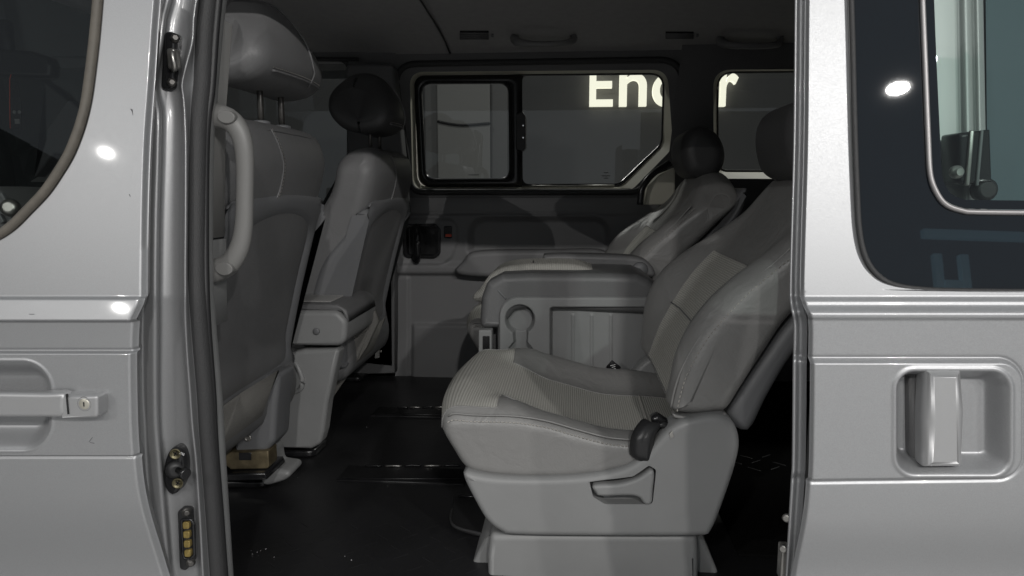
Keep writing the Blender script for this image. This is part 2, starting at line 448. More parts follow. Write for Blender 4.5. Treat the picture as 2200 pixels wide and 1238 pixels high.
# pale panel standing behind the van, seen through the small far pane
bd = thing('standing_panel', 'pale grey standing panel with a dark curved line behind the small far pane', 'display panel')
BY = 6.3
pz0 = W(940, 420, BY); pz1 = W(1052, 170, BY)
a, b = W(942, 470, BY), W(1052, 150, BY)
slab('panel', roundpoly([(a.x, 0), (b.x, 0), (b.x, b.z + .1), (a.x, b.z + .1)], .03, 4), M['board'], bd, BY, BY + .08, .01)
tube('panel_line', [W(940, 261, BY - .004), W(970, 267, BY - .004), (W(1000, 269, BY - .004)), W(1053, 265, BY - .004)], .012, M['black'], bd, 6, nres=16)
for s, x0, x1 in ((0, 912, 941), (1, 1053, 1090)):
    c = W((x0 + x1) / 2, 270, BY + .03); wdt = (W(x1, 270, BY).x - W(x0, 270, BY).x)
    rbox('side_curtain', (c.x, BY + .06, 1.15), (wdt, .05, 2.3), .012, M['wall'], bd)

# unseen glowing bars added behind the camera to mirror in the dark door glass
BM = mat('reflection_glow', (.6, .7, .75), .5, emit=((.55, .85, 1), .36))
bmo = merge('reflection_bars', [rbox('b', c, sz, .01, BM) for c, sz in (((5.1, -7, 3.58), (1.65, .1, .11)), ((4.415, -7, 3.06), (.095, .1, .54)), ((4.72, -7, 3.06), (.10, .1, .54)), ((4.57, -7, 2.93), (.21, .1, .16)))])
bmo['kind'] = 'structure'
# ------------------------------------------------------------------ the van
van = thing('silver_van', 'silver van with its sliding door open onto the grey cabin', 'van')
# ---- front door skin (near left)
edgeA = [(-40, 338), (0, 337), (50, 333), (160, 326), (300, 316), (450, 311), (600, 309), (650, 308), (668, 303), (690, 297), (750, 294), (900, 296), (985, 301), (1100, 312), (1238, 331), (1280, 340)]
winL = [(-40, 217), (0, 214), (80, 207), (150, 199), (215, 190), (260, 180), (300, 167), (340, 150), (380, 126), (420, 98), (460, 60), (490, 30), (510, 2), (522, -25), (530, -60), (535, -120)]
def doorY(py):   # body side: leans in above the belt, shoulder, roll-under
    return 1.0 + .0 if py > 640 else 1.0 + (640 - py) / 640 * .075
def fd_dep(px, py):
    d = 0.0
    d += -.006 * ss(637, 643, py) - .0095 * max(0, min(1, (py - 641) / 43)) + .010 * ss(684, 691, py)
    d += .004 * (ss(746, 750, py) - ss(754, 758, py))                      # groove above handle panel
    d += -.004 * ss(752, 757, py) + .004 * ss(974, 979, py) + .003 * (ss(974, 977, py) - ss(979, 983, py))
    d += .035 * ss(985, 1300, py) ** 1.3
    c = sd(px, py, -260, 773, 120, 963, 62)
    d += .030 * (1 - ss(-42, 2, c)) - .0015 * (1 - ss(0, 5, abs(c - 2)))
    e = sinterp(edgeA, py) - px
    d += .010 * (1 - ss(0, 9, e))                                         # hem roll at the rear edge
    wv = px - sinterp(winL, py) if py < 530 else 99
    d += .006 * (1 - ss(0, 10, wv))
    return d
ysL = frange(-40, 536, 3) + frange(538, 1280, 2)
fd = pxsheet('front_door', ysL, lambda y: sinterp(winL, y) if y < 536 else -260, lambda y: sinterp(edgeA, y), 190, doorY, fd_dep, M['paint'], van)
# rear hem return so the door has thickness
rows = []
for y in frange(-40, 1280, 12):
    p = W(sinterp(edgeA, y), y, doorY(y)); p.y += fd_dep(sinterp(edgeA, y) - .01, y); rows.append([p, p + Vector((-.004, .012, 0)), p + Vector((-.02, .035, 0))])
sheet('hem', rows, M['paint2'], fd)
sl = [W(x + 3, y, doorY(y) - .002) for y, x in winL if x > -70]
ins = []
for i, p in enumerate(sl):
    t = (sl[min(i + 1, len(sl) - 1)] - sl[max(0, i - 1)]).normalized(); ins.append(p + Vector((t.z, 0, -t.x)) * .011)
tube('window_seal', [p + Vector((-.006, 0.002, 0.004)) for p in sl], .0082, mat('weathered_seal', (.10, .09, .075), .6, var=.15, vscale=60), fd, 10, nres=70, flat=.9)
g = []
for y, x in winL[:]: g.append(W(x, y, doorY(y) + .012))
g += [W(-300, 536, doorY(536) + .012), W(-300, -40, doorY(-40) + .012)]
plate('window_glass', g, M['clear'], fd)
# handle bar and lock plate
hb = spline([(-200, 850), (-60, 841), (100, 842), (143, 843), (145, 868), (144, 892), (100, 894), (-60, 893), (-200, 890)], 60, True)
slab('door_handle', XZ([tuple(p) for p in hb], .975), M['satin'], fd, .966, .990, .0065)
lp = roundpoly([(147, 843), (226, 843), (226, 891), (147, 893)], [2, 9, 9, 2], 6)
lk = slab('lock_plate', XZ(lp, .985), M['satin'], fd, .968, .998, .005)
c = W(182, 868, .969)
disc('lock_cylinder', c, (0, -1, 0), [(-.004, .0112), (.0006, .0112), (.0012, .0105), (.0004, .0098), (.0002, .0095)], M['dsteel'], lk)
disc('lock_barrel', c, (0, -1, 0), [(-.002, .0084), (.0012, .0084), (.0018, .0074), (.0018, .001)], mat('lock_metal', (.55, .53, .46), .4, metal=.7), lk)
rbox('shut_line', W(145.6, 868, .9678), (.0021, .003, .031), 0, M['black'], lk)
rbox('key_slot', (c.x, c.y - .002, c.z), (.0016, .001, .007), 0, M['black'], lk)

for k, (x, y, l, a) in enumerate(((285, 243, .012, 80), (283, 238, .006, 60), (204, 940, .010, -50), (207, 947, .007, 10), (82, 672, .008, 0), (279, 420, .004, 70))):
    rbox('scratch', W(x, y, doorY(y)) + Vector((0, fd_dep(x, y) - .0003, 0)), (l, .0006, .0008), 0, M['shell'], fd, Matrix.Rotation(R(a), 4, 'Y'))
# ---- B pillar jamb
COLS = {  # py : edge, gap end, bead1, valley, bead2, flange end, seal end, trim end
    -40: (330, 345, 366, 392, 426, 430, 478, 492), 0: (330, 343, 362, 390, 421, 428, 474, 488), 40: (326, 341, 352, 384, 415, 424, 470, 483), 90: (322, 337, 346, 378, 412, 420, 466, 478),
    180: (314, 330, 331, 362, 391, 417, 460, 470), 210: (312, 328, 334, 366, 394, 414, 457, 468), 240: (310, 324, 341, 370, 396, 412, 452, 466), 300: (306, 319, 341, 370, 398, 409, 447, 461), 450: (300, 315, 337, 368, 398, 406, 445, 458),
    600: (298, 312, 335, 367, 397, 405, 446, 459), 700: (292, 308, 335, 367, 398, 412, 450, 465), 850: (290, 309, 335, 371, 408, 425, 461, 478), 920: (292, 313, 337, 374, 413, 429, 464, 482),
    985: (295, 316, 342, 380, 420, 434, 468, 486), 1100: (306, 325, 351, 391, 428, 443, 477, 493), 1238: (328, 341, 363, 403, 436, 453, 487, 502), 1280: (338, 348, 368, 408, 440, 457, 491, 505)}
keys = sorted(COLS); tabs = [[(k, COLS[k][j]) for k in keys] for j in range(8)]
def col(j, y): return sinterp(tabs[j], y)
def lean(y): return .075 * max(0, (640 - y)) / 640
rows = []
for y in frange(-40, 1280, 6):
    st = ss(20, 70, y) - ss(185, 235, y)
    pr = [(col(0, y), 1.035), (col(1, y) - 4, 1.05), (col(1, y) + 2, 1.052), (col(2, y) - 6, 1.052), (col(2, y), 1.054), (col(2, y) + 5, 1.058), (col(2, y) + 10, 1.074), (col(3, y), 1.082 ), (col(4, y) - 11, 1.083), (col(4, y) - 5, 1.078), (col(4, y), 1.072), (col(4, y) + 5, 1.078), (lerp(col(4, y) + 5, col(5, y), .5), 1.087), (col(5, y), 1.094), (col(6, y), 1.12)]
    rows.append([W(a, y, d + lean(y)) for a, d in pr])
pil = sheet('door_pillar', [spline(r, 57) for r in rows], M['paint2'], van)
# weatherstrip: fat bead with a thinner lip
ys = frange(-40, 1280, 20)
ws = tube('weatherstrip', [W(lerp(col(5, y), col(6, y), .40), y, 1.108 + lean(y)) for y in ys], .0165, M['seal'], van, 14, up=(0, 1, 0))
tube('seal_lip', [W(col(6, y) - 5, y, 1.112 + lean(y)) for y in ys], .0068, M['rubber'], ws, 10, up=(0, 1, 0))
rows = []
for y in frange(-40, 1280, 10):
    x = col(6, y); e = col(7, y)
    rows.append([W(x - 6, y, 1.11 + lean(y)), W(x, y, 1.12 + lean(y)), W(lerp(x, e, .5), y, 1.13 + lean(y)), W(e - 1, y, 1.145 + lean(y)), W(e, y, 1.16 + lean(y)), W(e - 2, y, 1.22 + lean(y))])
pt = sheet('pillar_trim', [spline(r, 16) for r in rows], M['plastic'], van)
# inner cladding of the pillar behind the grab handle
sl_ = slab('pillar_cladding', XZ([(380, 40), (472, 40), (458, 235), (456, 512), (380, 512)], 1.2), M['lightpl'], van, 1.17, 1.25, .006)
slab('belt_anchor_cover', XZ([(380, 517), (459, 517), (462, 700), (380, 700)], 1.2), M['plastic'], van, 1.172, 1.25, .006)
# upper latch striker
jn = Vector((.55, -.83, 0)).normalized()
def J(px, py, d=1.078): return W(px, py, d + lean(py))
up_ = slab('latch_plate', XZ(roundpoly([(363, 72), (386, 72), (383, 195), (355, 195)], 11, 6), 1.14), M['black'], pil, 1.125, 1.15, .004)
for py, px in ((83, 376), (178, 369)):
    disc('bolt', W(px, py, 1.127), jn, [(0, .0075), (.003, .0075), (.003, .0052), (.008, .0052), (.009, .004)], M['dsteel'], up_, 6)
rbox('catch', W(374, 128, 1.122), (.014, .02, .032), .004, M['steel'], up_)
tube('catch_loop', [W(368, 112, 1.13), W(370, 114, 1.112), W(375, 146, 1.112), W(372, 150, 1.128)], .0042, M['steel'], up_, 8, nres=16)
# door stopper with its pin
def oval(cx, cy, rx, ry, tilt=0, n=36):
    return [(cx + rx * math.cos(a) * math.cos(tilt) - ry * math.sin(a) * math.sin(tilt), cy + rx * math.cos(a) * math.sin(tilt) + ry * math.sin(a) * math.cos(tilt)) for a in [2 * math.pi * k / n for k in range(n)]]
stp = slab('striker_plate', XZ(oval(379, 1008, 22, 51, R(4)), 1.072), M['black'], pil, 1.062, 1.09, .006)
disc('striker_boss', W(377, 1008, 1.064), jn, [(0, .016), (.006, .014), (.010, .008)], M['rubber'], stp)
b0 = W(382, 1010, 1.050)
disc('striker_pin', b0, Vector((.86, -.5, -.05)), [(0, .0048), (.018, .0048), (.018, .0090), (.0235, .0090), (.025, .0075)], M['black'], stp, 18)
for py, px in ((975, 377), (1038, 382)):
    k = disc('screw', W(px, py, 1.060), (.25, -1, 0), [(0, .0088), (.0025, .0088), (.003, .0075), (.001, .0065), (.001, .002)], M['zinc'], stp, 18)
    for an in (0, 90): rbox('screw_cross', W(px, py, 1.0585), (.008, .0015, .0018), 0, M['black'], k, Matrix.Rotation(R(an + 35), 4, 'Y'))
for k in range(4): rbox('stamp_mark', W(386 + k * 3, 973 + k * 1.2, 1.0605), (.0008, .0006, .0042), 0, M['white'], stp, Matrix.Rotation(R(15), 4, 'Y'))
# electric contact block
cb = slab('contact_block', XZ(roundpoly([(386, 1090), (411, 1092), (417, 1205), (404, 1222), (391, 1218)], [10, 8, 12, 8, 10], 5), 1.075), M['rubber'], pil, 1.066, 1.09, .004)
A = roundpoly([(390, 1116), (410, 1116), (417, 1126), (418, 1192), (408, 1202), (396, 1200), (392, 1186)], 6, 4)
tube('contact_rim', [W(x, y, 1.064) for x, y in A], .0024, M['black'], cb, 8, closed=True)
for k in range(4):
    y = 1129 + k * 20; x = 400 + k * 1.2
    slab('contact_pad', XZ(roundpoly([(x - 7, y - 8), (x + 7, y - 8), (x + 7.5, y + 7), (x - 6, y + 7)], 4, 3), 1.064), M['gold'], cb, 1.0615, 1.07, .0015)
for x, y in ((401, 1100), (410, 1208)):
    disc('bolt', W(x, y, 1.066), jn, [(0, .0075), (.002, .0075), (.002, .005), (.006, .005), (.007, .0035)], M['dsteel'], cb, 12)

# ---- grab handle on the pillar
gp = [(436, 249), (470, 250), (499, 262), (518, 292), (526, 340), (526, 420), (523, 492), (512, 538), (486, 572), (436, 588)]
gh = tube('grab_handle', [W(x, y, 1.19) for x, y in spline(gp, 40)], [.0148 + .0085 * abs(2 * k / 39 - 1) ** 2.2 for k in range(40)], mat('handle_plastic', (.165, .163, .158), .45, bump=('noise', 900, .2, .0005)), van, 18, up=(0, 1, 0), flat=.85)
for (x, y) in ((489, 252), (484, 577)):
    slab('screw_cap', XZ(oval(x, y, 19, 14, R(10)), 1.176), bpy.data.materials['handle_plastic'], gh, 1.1695, 1.19, .0015)

# ---- sliding door (near right, stands a hand's breadth outside the body)
SY = .90
edS = [(-40, 1708), (0, 1707), (300, 1704), (560, 1697), (640, 1696), (660, 1698), (690, 1704), (740, 1704), (780, 1703), (1000, 1701), (1030, 1699), (1238, 1687), (1280, 1684)]
paS = [(-40, 1734), (0, 1733), (300, 1730), (560, 1723), (640, 1722), (660, 1725), (690, 1733), (760, 1733), (900, 1732), (1020, 1729), (1238, 1712), (1280, 1709)]
winS = [(-40, 1826), (0, 1827), (100, 1830), (300, 1835), (450, 1841), (500, 1845), (540, 1853), (570, 1866), (590, 1882), (605, 1902), (615, 1930), (621, 1970), (625, 2050), (628, 2330)]
def sdY(py): return SY + .065 * max(0, 640 - py) / 640
def sl_dep(px, py):
    d = 0
    d += -.006 * ss(636, 650, py) - .010 * ss(650, 672, py) + .010 * ss(684, 690, py) * 0
    d += .004 * ss(676, 686, py)
    top, bot = interp([(1730, 766), (2180, 766)], px), interp([(1730, 1025), (2180, 1019)], px)
    c = sd(px, py, 1500, top, 2183, bot, 52)
    d += -.007 * (1 - ss(-9, 1, c)) + .002 * (1 - ss(0, 6, abs(c - 3)))
    c = sd(px, py, 1908, 786, 2152, 1009, 42)
    depth = .027 + .012 * ss(2030, 1945, px)
    d += depth * (1 - ss(-34, -1, c)) - .002 * (1 - ss(0, 9, abs(c - 1)))
    e = px - sinterp(paS, py)
    d += .006 * (1 - ss(0, 7, e))
    d += .03 * ss(1030, 1300, py) ** 1.3
    if py < 640:
        wv = px - sinterp(winS, py) if py < 628 else -99
        dd = min(abs(sinterp(winS, py) - px), max(0, 626 - py) + 0 if px > 1990 else 999) if py < 628 else 999
        d += .008 * (1 - ss(0, 14, dd))
    return d
def ledge(y): return 2330
ysR = frange(-40, 560, 4) + frange(562, 1060, 2) + frange(1064, 1280, 4)
def sright(y): return sinterp([(a, min(b, 2330)) for a, b in winS], y) if y < 628 else 2330
sdr = pxsheet('sliding_door', ysR, lambda y: sinterp(paS, y), sright, 250, sdY, sl_dep, M['paint'], van)
rows = []
for y in frange(-40, 1280, 5):
    e, p = sinterp(edS, y), sinterp(paS, y); Y = sdY(y) + sl_dep(p + .1, y)
    rows.append(spline([W(p, y, Y), W(p - 2, y, Y + .012), W(lerp(p, e, .32), y, Y + .022), W(lerp(p, e, .45), y, Y + .0235), W(lerp(p, e, .62), y, Y + .024), W(lerp(p, e, .78), y, Y + .014), W(lerp(p, e, .92), y, Y + .014), W(e, y, Y + .020), W(e + 6, y, Y + .05), W(e + 30, y, Y + .085)], 34))
sheet('door_edge', rows, M['paint'], sdr)
# glazing: black-printed pane with a clear inner pane behind an inner frame
def sp_(tab, ys, Yf): return [W(sinterp(tab, y), y, Yf(y)) for y in ys]
outer = [(2330, -40)] + [(x, y) for y, x in winS]
inn = [(2330, -40), (2006, -40), (2007, 0), (2013, 150), (2020, 300), (2023, 360), (2028, 390), (2042, 415), (2066, 427), (2100, 430), (2330, 432)]
fr1 = [(2330, -40), (1977, -40), (1978, 0), (1984, 150), (1990, 300), (1994, 370), (2004, 410), (2026, 442), (2060, 456), (2100, 460), (2330, 462)]
fr2 = [(2330, -40), (1986, -40), (1987, 0), (1993, 150), (1999, 300), (2003, 366), (2012, 402), (2032, 431), (2064, 445), (2100, 449), (2330, 451)]
def gY(py): return sdY(py) + .009
def cv(pts, off, n=90): return [W(x, y, gY(y) + off) for x, y in (tuple(p) for p in spline([Vector(q) for q in pts], n))]
NN = 110
def band(name, A, B, m, parent, oa=0, ob=0):
    a, b = cv(A, oa, NN), cv(B, ob, NN); return sheet(name, [a, b], m, parent)
o2 = [(1826, -40)] + [(x, y) for y, x in winS[1:]]
f1o = fr1[1:]; f2o = fr2[1:]; ino = inn[1:]
band('glass_surround', o2, f1o, M['ceramic'], sdr)
tube('window_gasket', [W(x + 2, y, gY(y) - .003) for x, y in (tuple(p) for p in spline([Vector(q) for q in o2], 80))], .0035, M['seal'], sdr, 8)
fr = tube('window_frame', cv([(x + 4, y - (4 if y > 400 else 0)) for x, y in f1o], -.002, 90), .0034, mat('frame_metal', (.30, .29, .29), .45, metal=.6), sdr, 8)
band('frame_border', f2o, ino, M['ceramic'], fr, .002, .002)
gi = cv(ino, .004, 60) + [W(2330, -40, gY(-40) + .004)]
plate('window_glass', gi, M['green'], sdr)
# pull handle in its cup
hp = roundpoly([(1981, 790), (2060, 789), (2067, 880), (2062, 1000), (1977, 1001), (1976, 900)], [7, 9, 40, 9, 7, 40], 6)
slab('door_handle', XZ(hp, SY - .014), M['satin'], sdr, SY - .026, SY + .010, .013, n=8)
slab('handle_web', XZ([(1958, 800), (1982, 800), (1980, 995), (1960, 985)], SY), M['darktrim'], sdr, SY + .004, SY + .04, .006)
rbox('latch_lug', W(1683, 1205, .97), (.012, .02, .05), .003, M['steel'], sdr)
disc('bolt', W(1684, 1178, .955), (-.5, -.8, 0), [(0, .006), (.004, .006), (.005, .004)], M['steel'], sdr, 10)
disc('bolt', W(1691, 1112, .965), (-.5, -.8, 0), [(0, .006), (.004, .006), (.005, .004)], M['steel'], sdr, 10)

# ---- rear quarter seen through the sliding door's pane
QY = 1.06
def quarter():
    rows = []
    for y in frange(-80, 470, 8):
        pr = [(1990, 0), (2030, 0), (2060, .002), (2066, .001), (2072, -.008), (2078, -.011), (2084, -.008), (2090, .002), (2096, .003), (2101, -.006), (2106, -.006), (2111, .005), (2114, .016), (2116, .03)]
        sh = (y - 200) * .018
        rows.append(spline([W(a + sh, y, QY + d + lean(y)) for a, d in pr], 60))
    q = sheet('rear_quarter', rows, mat('quarter_paint', (.42, .43, .42), .5, metal=.25), van)
    lb = slab('latch_pocket', XZ(roundpoly([(2042, 288), (2112, 280), (2116, 392), (2044, 398)], [9, 3, 3, 9], 5), QY), M['black'], q, QY - .02, QY + .03, .006)
    disc('bump_stop', W(2052, 370, QY - .02), (0, -1, 0), [(0, .009), (.006, .009), (.006, .006), (.014, .005)], M['steel'], lb, 16)
    rbox('rail', W(2082, 340, QY - .021), (.006, .006, .075), .002, M['steel'], lb)
    rbox('rail', W(2104, 340, QY - .021), (.004, .004, .075), .0015, M['shell'], lb)
    disc('stopper', W(2108, 408, QY), (0, -1, 0), [(0, .016), (.012, .016), (.018, .010)], M['rubber'], q, 16)
    g0 = [W(2117, -80, QY + .03 + lean(-80)), W(2500, -80, QY + .03 + lean(-80)), W(2500, 470, QY + .03 + lean(470)), W(2122, 470, QY + .03 + lean(470))]
    plate('quarter_glass', g0, mat('dark_quarter_glass', (.035, .065, .075), .5, spec=.25), q)
quarter()

# ---- van shell that closes the cabin
X0, X1 = -2.3, 2.4
hl_prof = [(2.92, 1.725), (2.86, 1.765), (2.78, 1.79), (2.62, 1.812), (2.3, 1.85), (1.9, 1.885), (1.4, 1.905), (1.2, 1.90), (1.13, 1.885), (1.11, 1.85)]
rows = []
sx = W(943, 60, 2.62).x
hp_ = spline([Vector(p) for p in hl_prof], 40)
for x in [X0, -1.4, -.9, sx - .02, sx - .006, sx - .003, sx, sx + .003, sx + .006, sx + .02, -.1, .4, 1, 1.6, X1]:
    dz = .006 if abs(x - sx) < .0035 else 0
    rows.append([Vector((x, p[0], p[1] + dz)) for p in hp_])
head = sheet('headliner', rows, M['head'], van)
rows = []
for x in (X0, -1, 0, 1, X1):
    rows.append([Vector((x, y, z)) for y, z in ((1.085, 1.765), (1.09, 1.87), (1.12, 1.93), (1.3, 1.97), (2, 1.99), (2.7, 1.95), (2.9, 1.88), (2.97, 1.7))])
tube('headliner_seam', [Vector((sx + .03 * ((p[0] - 2.6) if p[0] < 2.6 else 0), p[0], p[1] - .001)) for p in hp_[:30]], .0035, M['rubber'], head, 6)
roof = sheet('roof', [spline(r, 24) for r in rows], M['paint'], van)
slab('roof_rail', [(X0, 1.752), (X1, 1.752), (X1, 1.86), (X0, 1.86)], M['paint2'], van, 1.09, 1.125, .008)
plate('rear_door', [(X1, 1.05, .3), (X1, 2.97, .3), (X1, 2.97, 1.95), (X1, 1.05, 1.95)], M['darktrim'], van)
# rear near quarter wall behind the sliding door
slab('quarter_trim', [(.42, FZ - .1), (X1, FZ - .1), (X1, 1.72), (.42, 1.72)], M['darktrim'], van, 1.22, 1.26, .01)

rbox('far_body_side', (.05, 2.975, .72), (4.7, .03, .80), .004, M['darktrim'], van)
# ---- floor
fl = quad('floor_mat', (X0, 1.2, FZ), (X1, 1.2, FZ), (X1, 2.95, FZ), (X0, 2.95, FZ), M['mat_'], van)
slab('sill', [(X0, FZ - .2), (X1, FZ - .2), (X1, FZ + .004), (X0, FZ + .004)], M['rubber'], van, 1.10, 1.232, .01)
fc = [0]
def floorpt(px, py, dz=0): p = WZ(px, py, FZ); p.z += dz; return p
def floor_strip(x0, x1, ya, yb, h=.006):
    P = [floorpt(x0, yb), floorpt(x1, yb), floorpt(x1 + 10, ya), floorpt(x0 + 40, ya)]
    ya_, yb_ = P[3].y, P[0].y
    st = slab('rail_cover', [(P[0].x, FZ - .002), (P[1].x, FZ - .002), (P[1].x, FZ + h), (P[0].x + .004, FZ + h)], M['mat_'], fl, yb_, ya_, .003, n=3)
    return st, P
for (x0, x1, ya, yb) in ((722, 1000, 1004, 1034), (796, 990, 878, 895), (850, 1010, 790, 806)):
    st, P = floor_strip(x0, x1, ya, yb)
    tube('edge_bead', [P[0] + Vector((.015, .002, .006)), P[1] + Vector((0, .002, .006))], .003, M['mat_'], st, 8)
    q0, q1 = P[3] + Vector((.03, -.01, .0075)), P[2] + Vector((-.02, -.01, .0075))
    n = 5
    for k in range(n):
        a_, b_ = q0.lerp(q1, (k + .06) / n), q0.lerp(q1, (k + .9) / n)
        tube('crease', [a_, a_.lerp(b_, .5) + Vector((0, .003 * random.uniform(-1, 1), .002)), b_], .0028, M['steel'] if k % 2 else M['black'], st, 6, nres=8)  # alternate creases in bright metal stand in for glints on the vinyl
slab('floor_muting_sheet', [(.36, FZ - .01), (X1 - .05, FZ - .01), (X1 - .05, FZ + .006), (.36, FZ + .006)], mat('matt_black_cover', (.008, .008, .008), 1, spec=.05, bump=('noise', 500, .8, .003)), fl, 1.45, 2.88, .003)  # matt black sheet added to mute the lit patch on the rear floor
# tread marks pressed in the vinyl: short raised strokes
V, F = [], []
def stroke(x, y, a, ln, w=.0013, h=.0006):
    d = Vector((math.cos(a), math.sin(a), 0)); s = Vector((-d.y, d.x, 0)); c0 = Vector((x, y, FZ)); b = len(V)
    V.extend([c0 - d * ln - s * w, c0 + d * ln - s * w, c0 + d * ln + s * w, c0 - d * ln + s * w, c0 - d * ln * .6 + Vector((0, 0, h)), c0 + d * ln * .6 + Vector((0, 0, h))])
    F.extend([(b, b + 1, b + 5, b + 4), (b + 1, b + 2, b + 5), (b + 2, b + 3, b + 4, b + 5), (b + 3, b, b + 4)])
def tread(xa, xb, ya, yb):
    i = 0
    y = ya
    while y < yb:
        x = xa + (.02 if i % 2 else 0)
        while x < xb:
            a = R(40) if (int(x / .06) + i) % 2 else R(-40)
            for k in range(4): stroke(x + k * .005, y + (k * .004 if a > 0 else -k * .004), a, .009)
            x += .06
        y += .045; i += 1
tread(-.62, .25, 1.25, 1.52); FZ += .0062; tread(.38, .62, 1.93, 2.05); FZ -= .0062
meshobj('tread_pattern', V, F, M['mat_'], fl, smooth=False, kind='stuff')
V2, F2 = [], []
for (px, py) in ((540, 1186), (543, 1193), (553, 1189), (560, 1186), (566, 1181), (541, 1197), (556, 1196), (571, 1182), (589, 1199), (728, 1192), (741, 1198), (755, 1206), (788, 920), (791, 910), (640, 1028), (834, 1044), (1810 - 976, 1046)):
    p = floorpt(px, py, .002); b = len(V2)
    for k in range(4):
        a = random.random() * 6; V2.append(p + Vector((math.cos(a + k * 1.57) * .0012, math.sin(a + k * 1.57) * .0012, .0008 * (k % 2))))
    F2.append((b, b + 1, b + 2, b + 3))
grit = meshobj('grit', V2, F2, M['white'], None, smooth=False, kind='stuff'); grit['label'] = 'white specks of grit lying on the black vinyl floor'; grit['category'] = 'grit'
# loose carpet tab and strip by the near seat foot
a = [floorpt(975, 1088), floorpt(968, 1125), floorpt(985, 1142), floorpt(1050, 1158), floorpt(1100, 1158), floorpt(1100, 1060), floorpt(985, 1060)]
tabo = slab('mat_flap', [(p.x, p.y) for p in spline(a, 40, True)], M['rubber'], fl, 0, .006, .002)
for v in tabo.data.vertices: v.co = (v.co.x, v.co.z, FZ + v.co.y + .001)
fixn(tabo)
tube('flap_hem', [floorpt(972, 1100, .007), floorpt(969, 1124, .007), floorpt(985, 1141, .007), floorpt(1052, 1157, .007)], .004, M['seal'], tabo, 8, nres=30)
tube('flap_bead', [floorpt(985, 1076, .012), floorpt(1040, 1078, .012)], .004, M['black'], tabo, 8)

# ---- far side wall trim
TY = 2.85
def fw_dep(px, py):
    d = 0.0
    d += .010 * (1 - ss(408, 440, py))
    d += .004 * (1 - ss(0, 3, abs(py - 459 - max(0, px - 1250) * .05)))
    d += -.010 * ss(459, 463, py)
    c = sd(px, py, 1004, 463, 1314, 700, 40); d += .030 * (1 - ss(-16, 2, c)) * (1 - ss(535, 548, py))
    c = sd(px, py, 820, 470, 985 - max(0, py - 520) * .35, 568, 24); d += -.010 * (1 - ss(-5, 3, c))
    c = sd(px, py, 866, 482, 946, 554, 10); d += .034 * (1 - ss(-5, -1, c))
    d += -.012 * (ss(560, 575, py) - ss(583, 592, py)) * (1 - ss(1000, 1010, px) * .5)
    d += .010 * ss(588, 593, py)
    d += -.014 * ss(693, 702, py) * ss(884, 892, px) - .01 * ss(700, 790, py)
    d += -.008 * (1 - ss(876, 882, px)) * ss(590, 600, py)
    return d
ft = pxsheet('door_trim', frange(405, 816, 2.5), lambda y: 851, lambda y: 1760, 300, TY, fw_dep, M['trim'], van)
# armrest pad, cup, pull, lock switch
ar = spline([(1000, 592), (1000, 556), (1012, 543), (1060, 538), (1170, 537), (1300, 540), (1300, 590)], 50, True)
slab('armrest', XZ([tuple(p) for p in ar], TY - .05), M['trim'], ft, TY - .075, TY + .02, .02)
cupo = roundpoly([(866, 483), (935, 480), (947, 492), (947, 545), (935, 556), (868, 555)], [12, 12, 10, 12, 12, 12], 6)
q = slab('handle_cup', XZ(cupo, TY - .02), M['black'], ft, TY - .027, TY + .03, .004)
inner_ = [(lerp(907, x, .86), lerp(518, y, .84)) for x, y in cupo]
cut = slab('cutter', XZ(inner_, TY - .03), M['black'], None, TY - .08, TY + .012, .004)
boolean(q, cut)
tube('pull_handle', [W(893, 488, TY - .03), W(896, 496, TY - .045), W(897, 520, TY - .05), W(897, 545, TY - .045), W(893, 556, TY - .03)], [.012, .014, .014, .016, .018], M['black'], ft, 12, nres=24, flat=1.3)
lsw = slab('lock_switch', XZ(roundpoly([(954, 486), (971, 486), (971, 512), (954, 512)], 3, 3), TY - .02), M['black'], ft, TY - .027, TY, .003)
slab('red_mark', XZ(roundpoly([(957, 503), (970, 503), (970, 509), (957, 509)], 2, 3), TY - .028), M['red'], lsw, TY - .0295, TY - .02, .001)
tube('door_edge_strip', [W(848, 575, TY - .02), W(849, 680, TY - .02), W(851, 792, TY - .02)], .0028, M['satin'], ft, 6, nres=12)
# step trim left of the far door
slab('sill_trim', XZ([(735, 640), (846, 560), (849, 784), (830, 786), (735, 775)], 2.80), M['shell'], van, 2.78, 2.86, .008)
slab('tether_tag', XZ([(807, 745), (814, 744), (816, 768), (806, 770)], 2.77), M['lightpl'], van, 2.765, 2.775, .001)
disc('bolt', W(818, 755, 2.775), (0, -1, 0), [(0, .006), (.004, .006), (.005, .003)], M['steel'], van, 10)

# ---- far window
OY, IY = 2.84, 2.92
def C3(pts, Y): return [W(x, y, Y) for x, y in pts]
O = [(846, 138), (1465, 128), (1468, 332), (1368, 413), (884, 413)]
I = [(890, 162), (1428, 157), (1424, 312), (1334, 401), (898, 402)]
rO, rI = [46, 50, 60, 40, 30], [26, 32, 40, 30, 30]
co = roundpoly(O, rO, 10); ci = roundpoly(I, rI, 10)
cm = roundpoly([(880, 155), (1434, 150), (1446, 318), (1356, 410), (887, 411)], [30, 36, 44, 36, 30], 10)
sur = ring('window_surround', C3(co, OY), C3(cm, OY + .014), M['darktrim'], van)
ring('window_reveal', C3(cm, OY + .014), C3(ci, IY), M['beige'], sur)
tube('surround_seal', C3(co, OY), .012, M['seal'], sur, 8, closed=True)
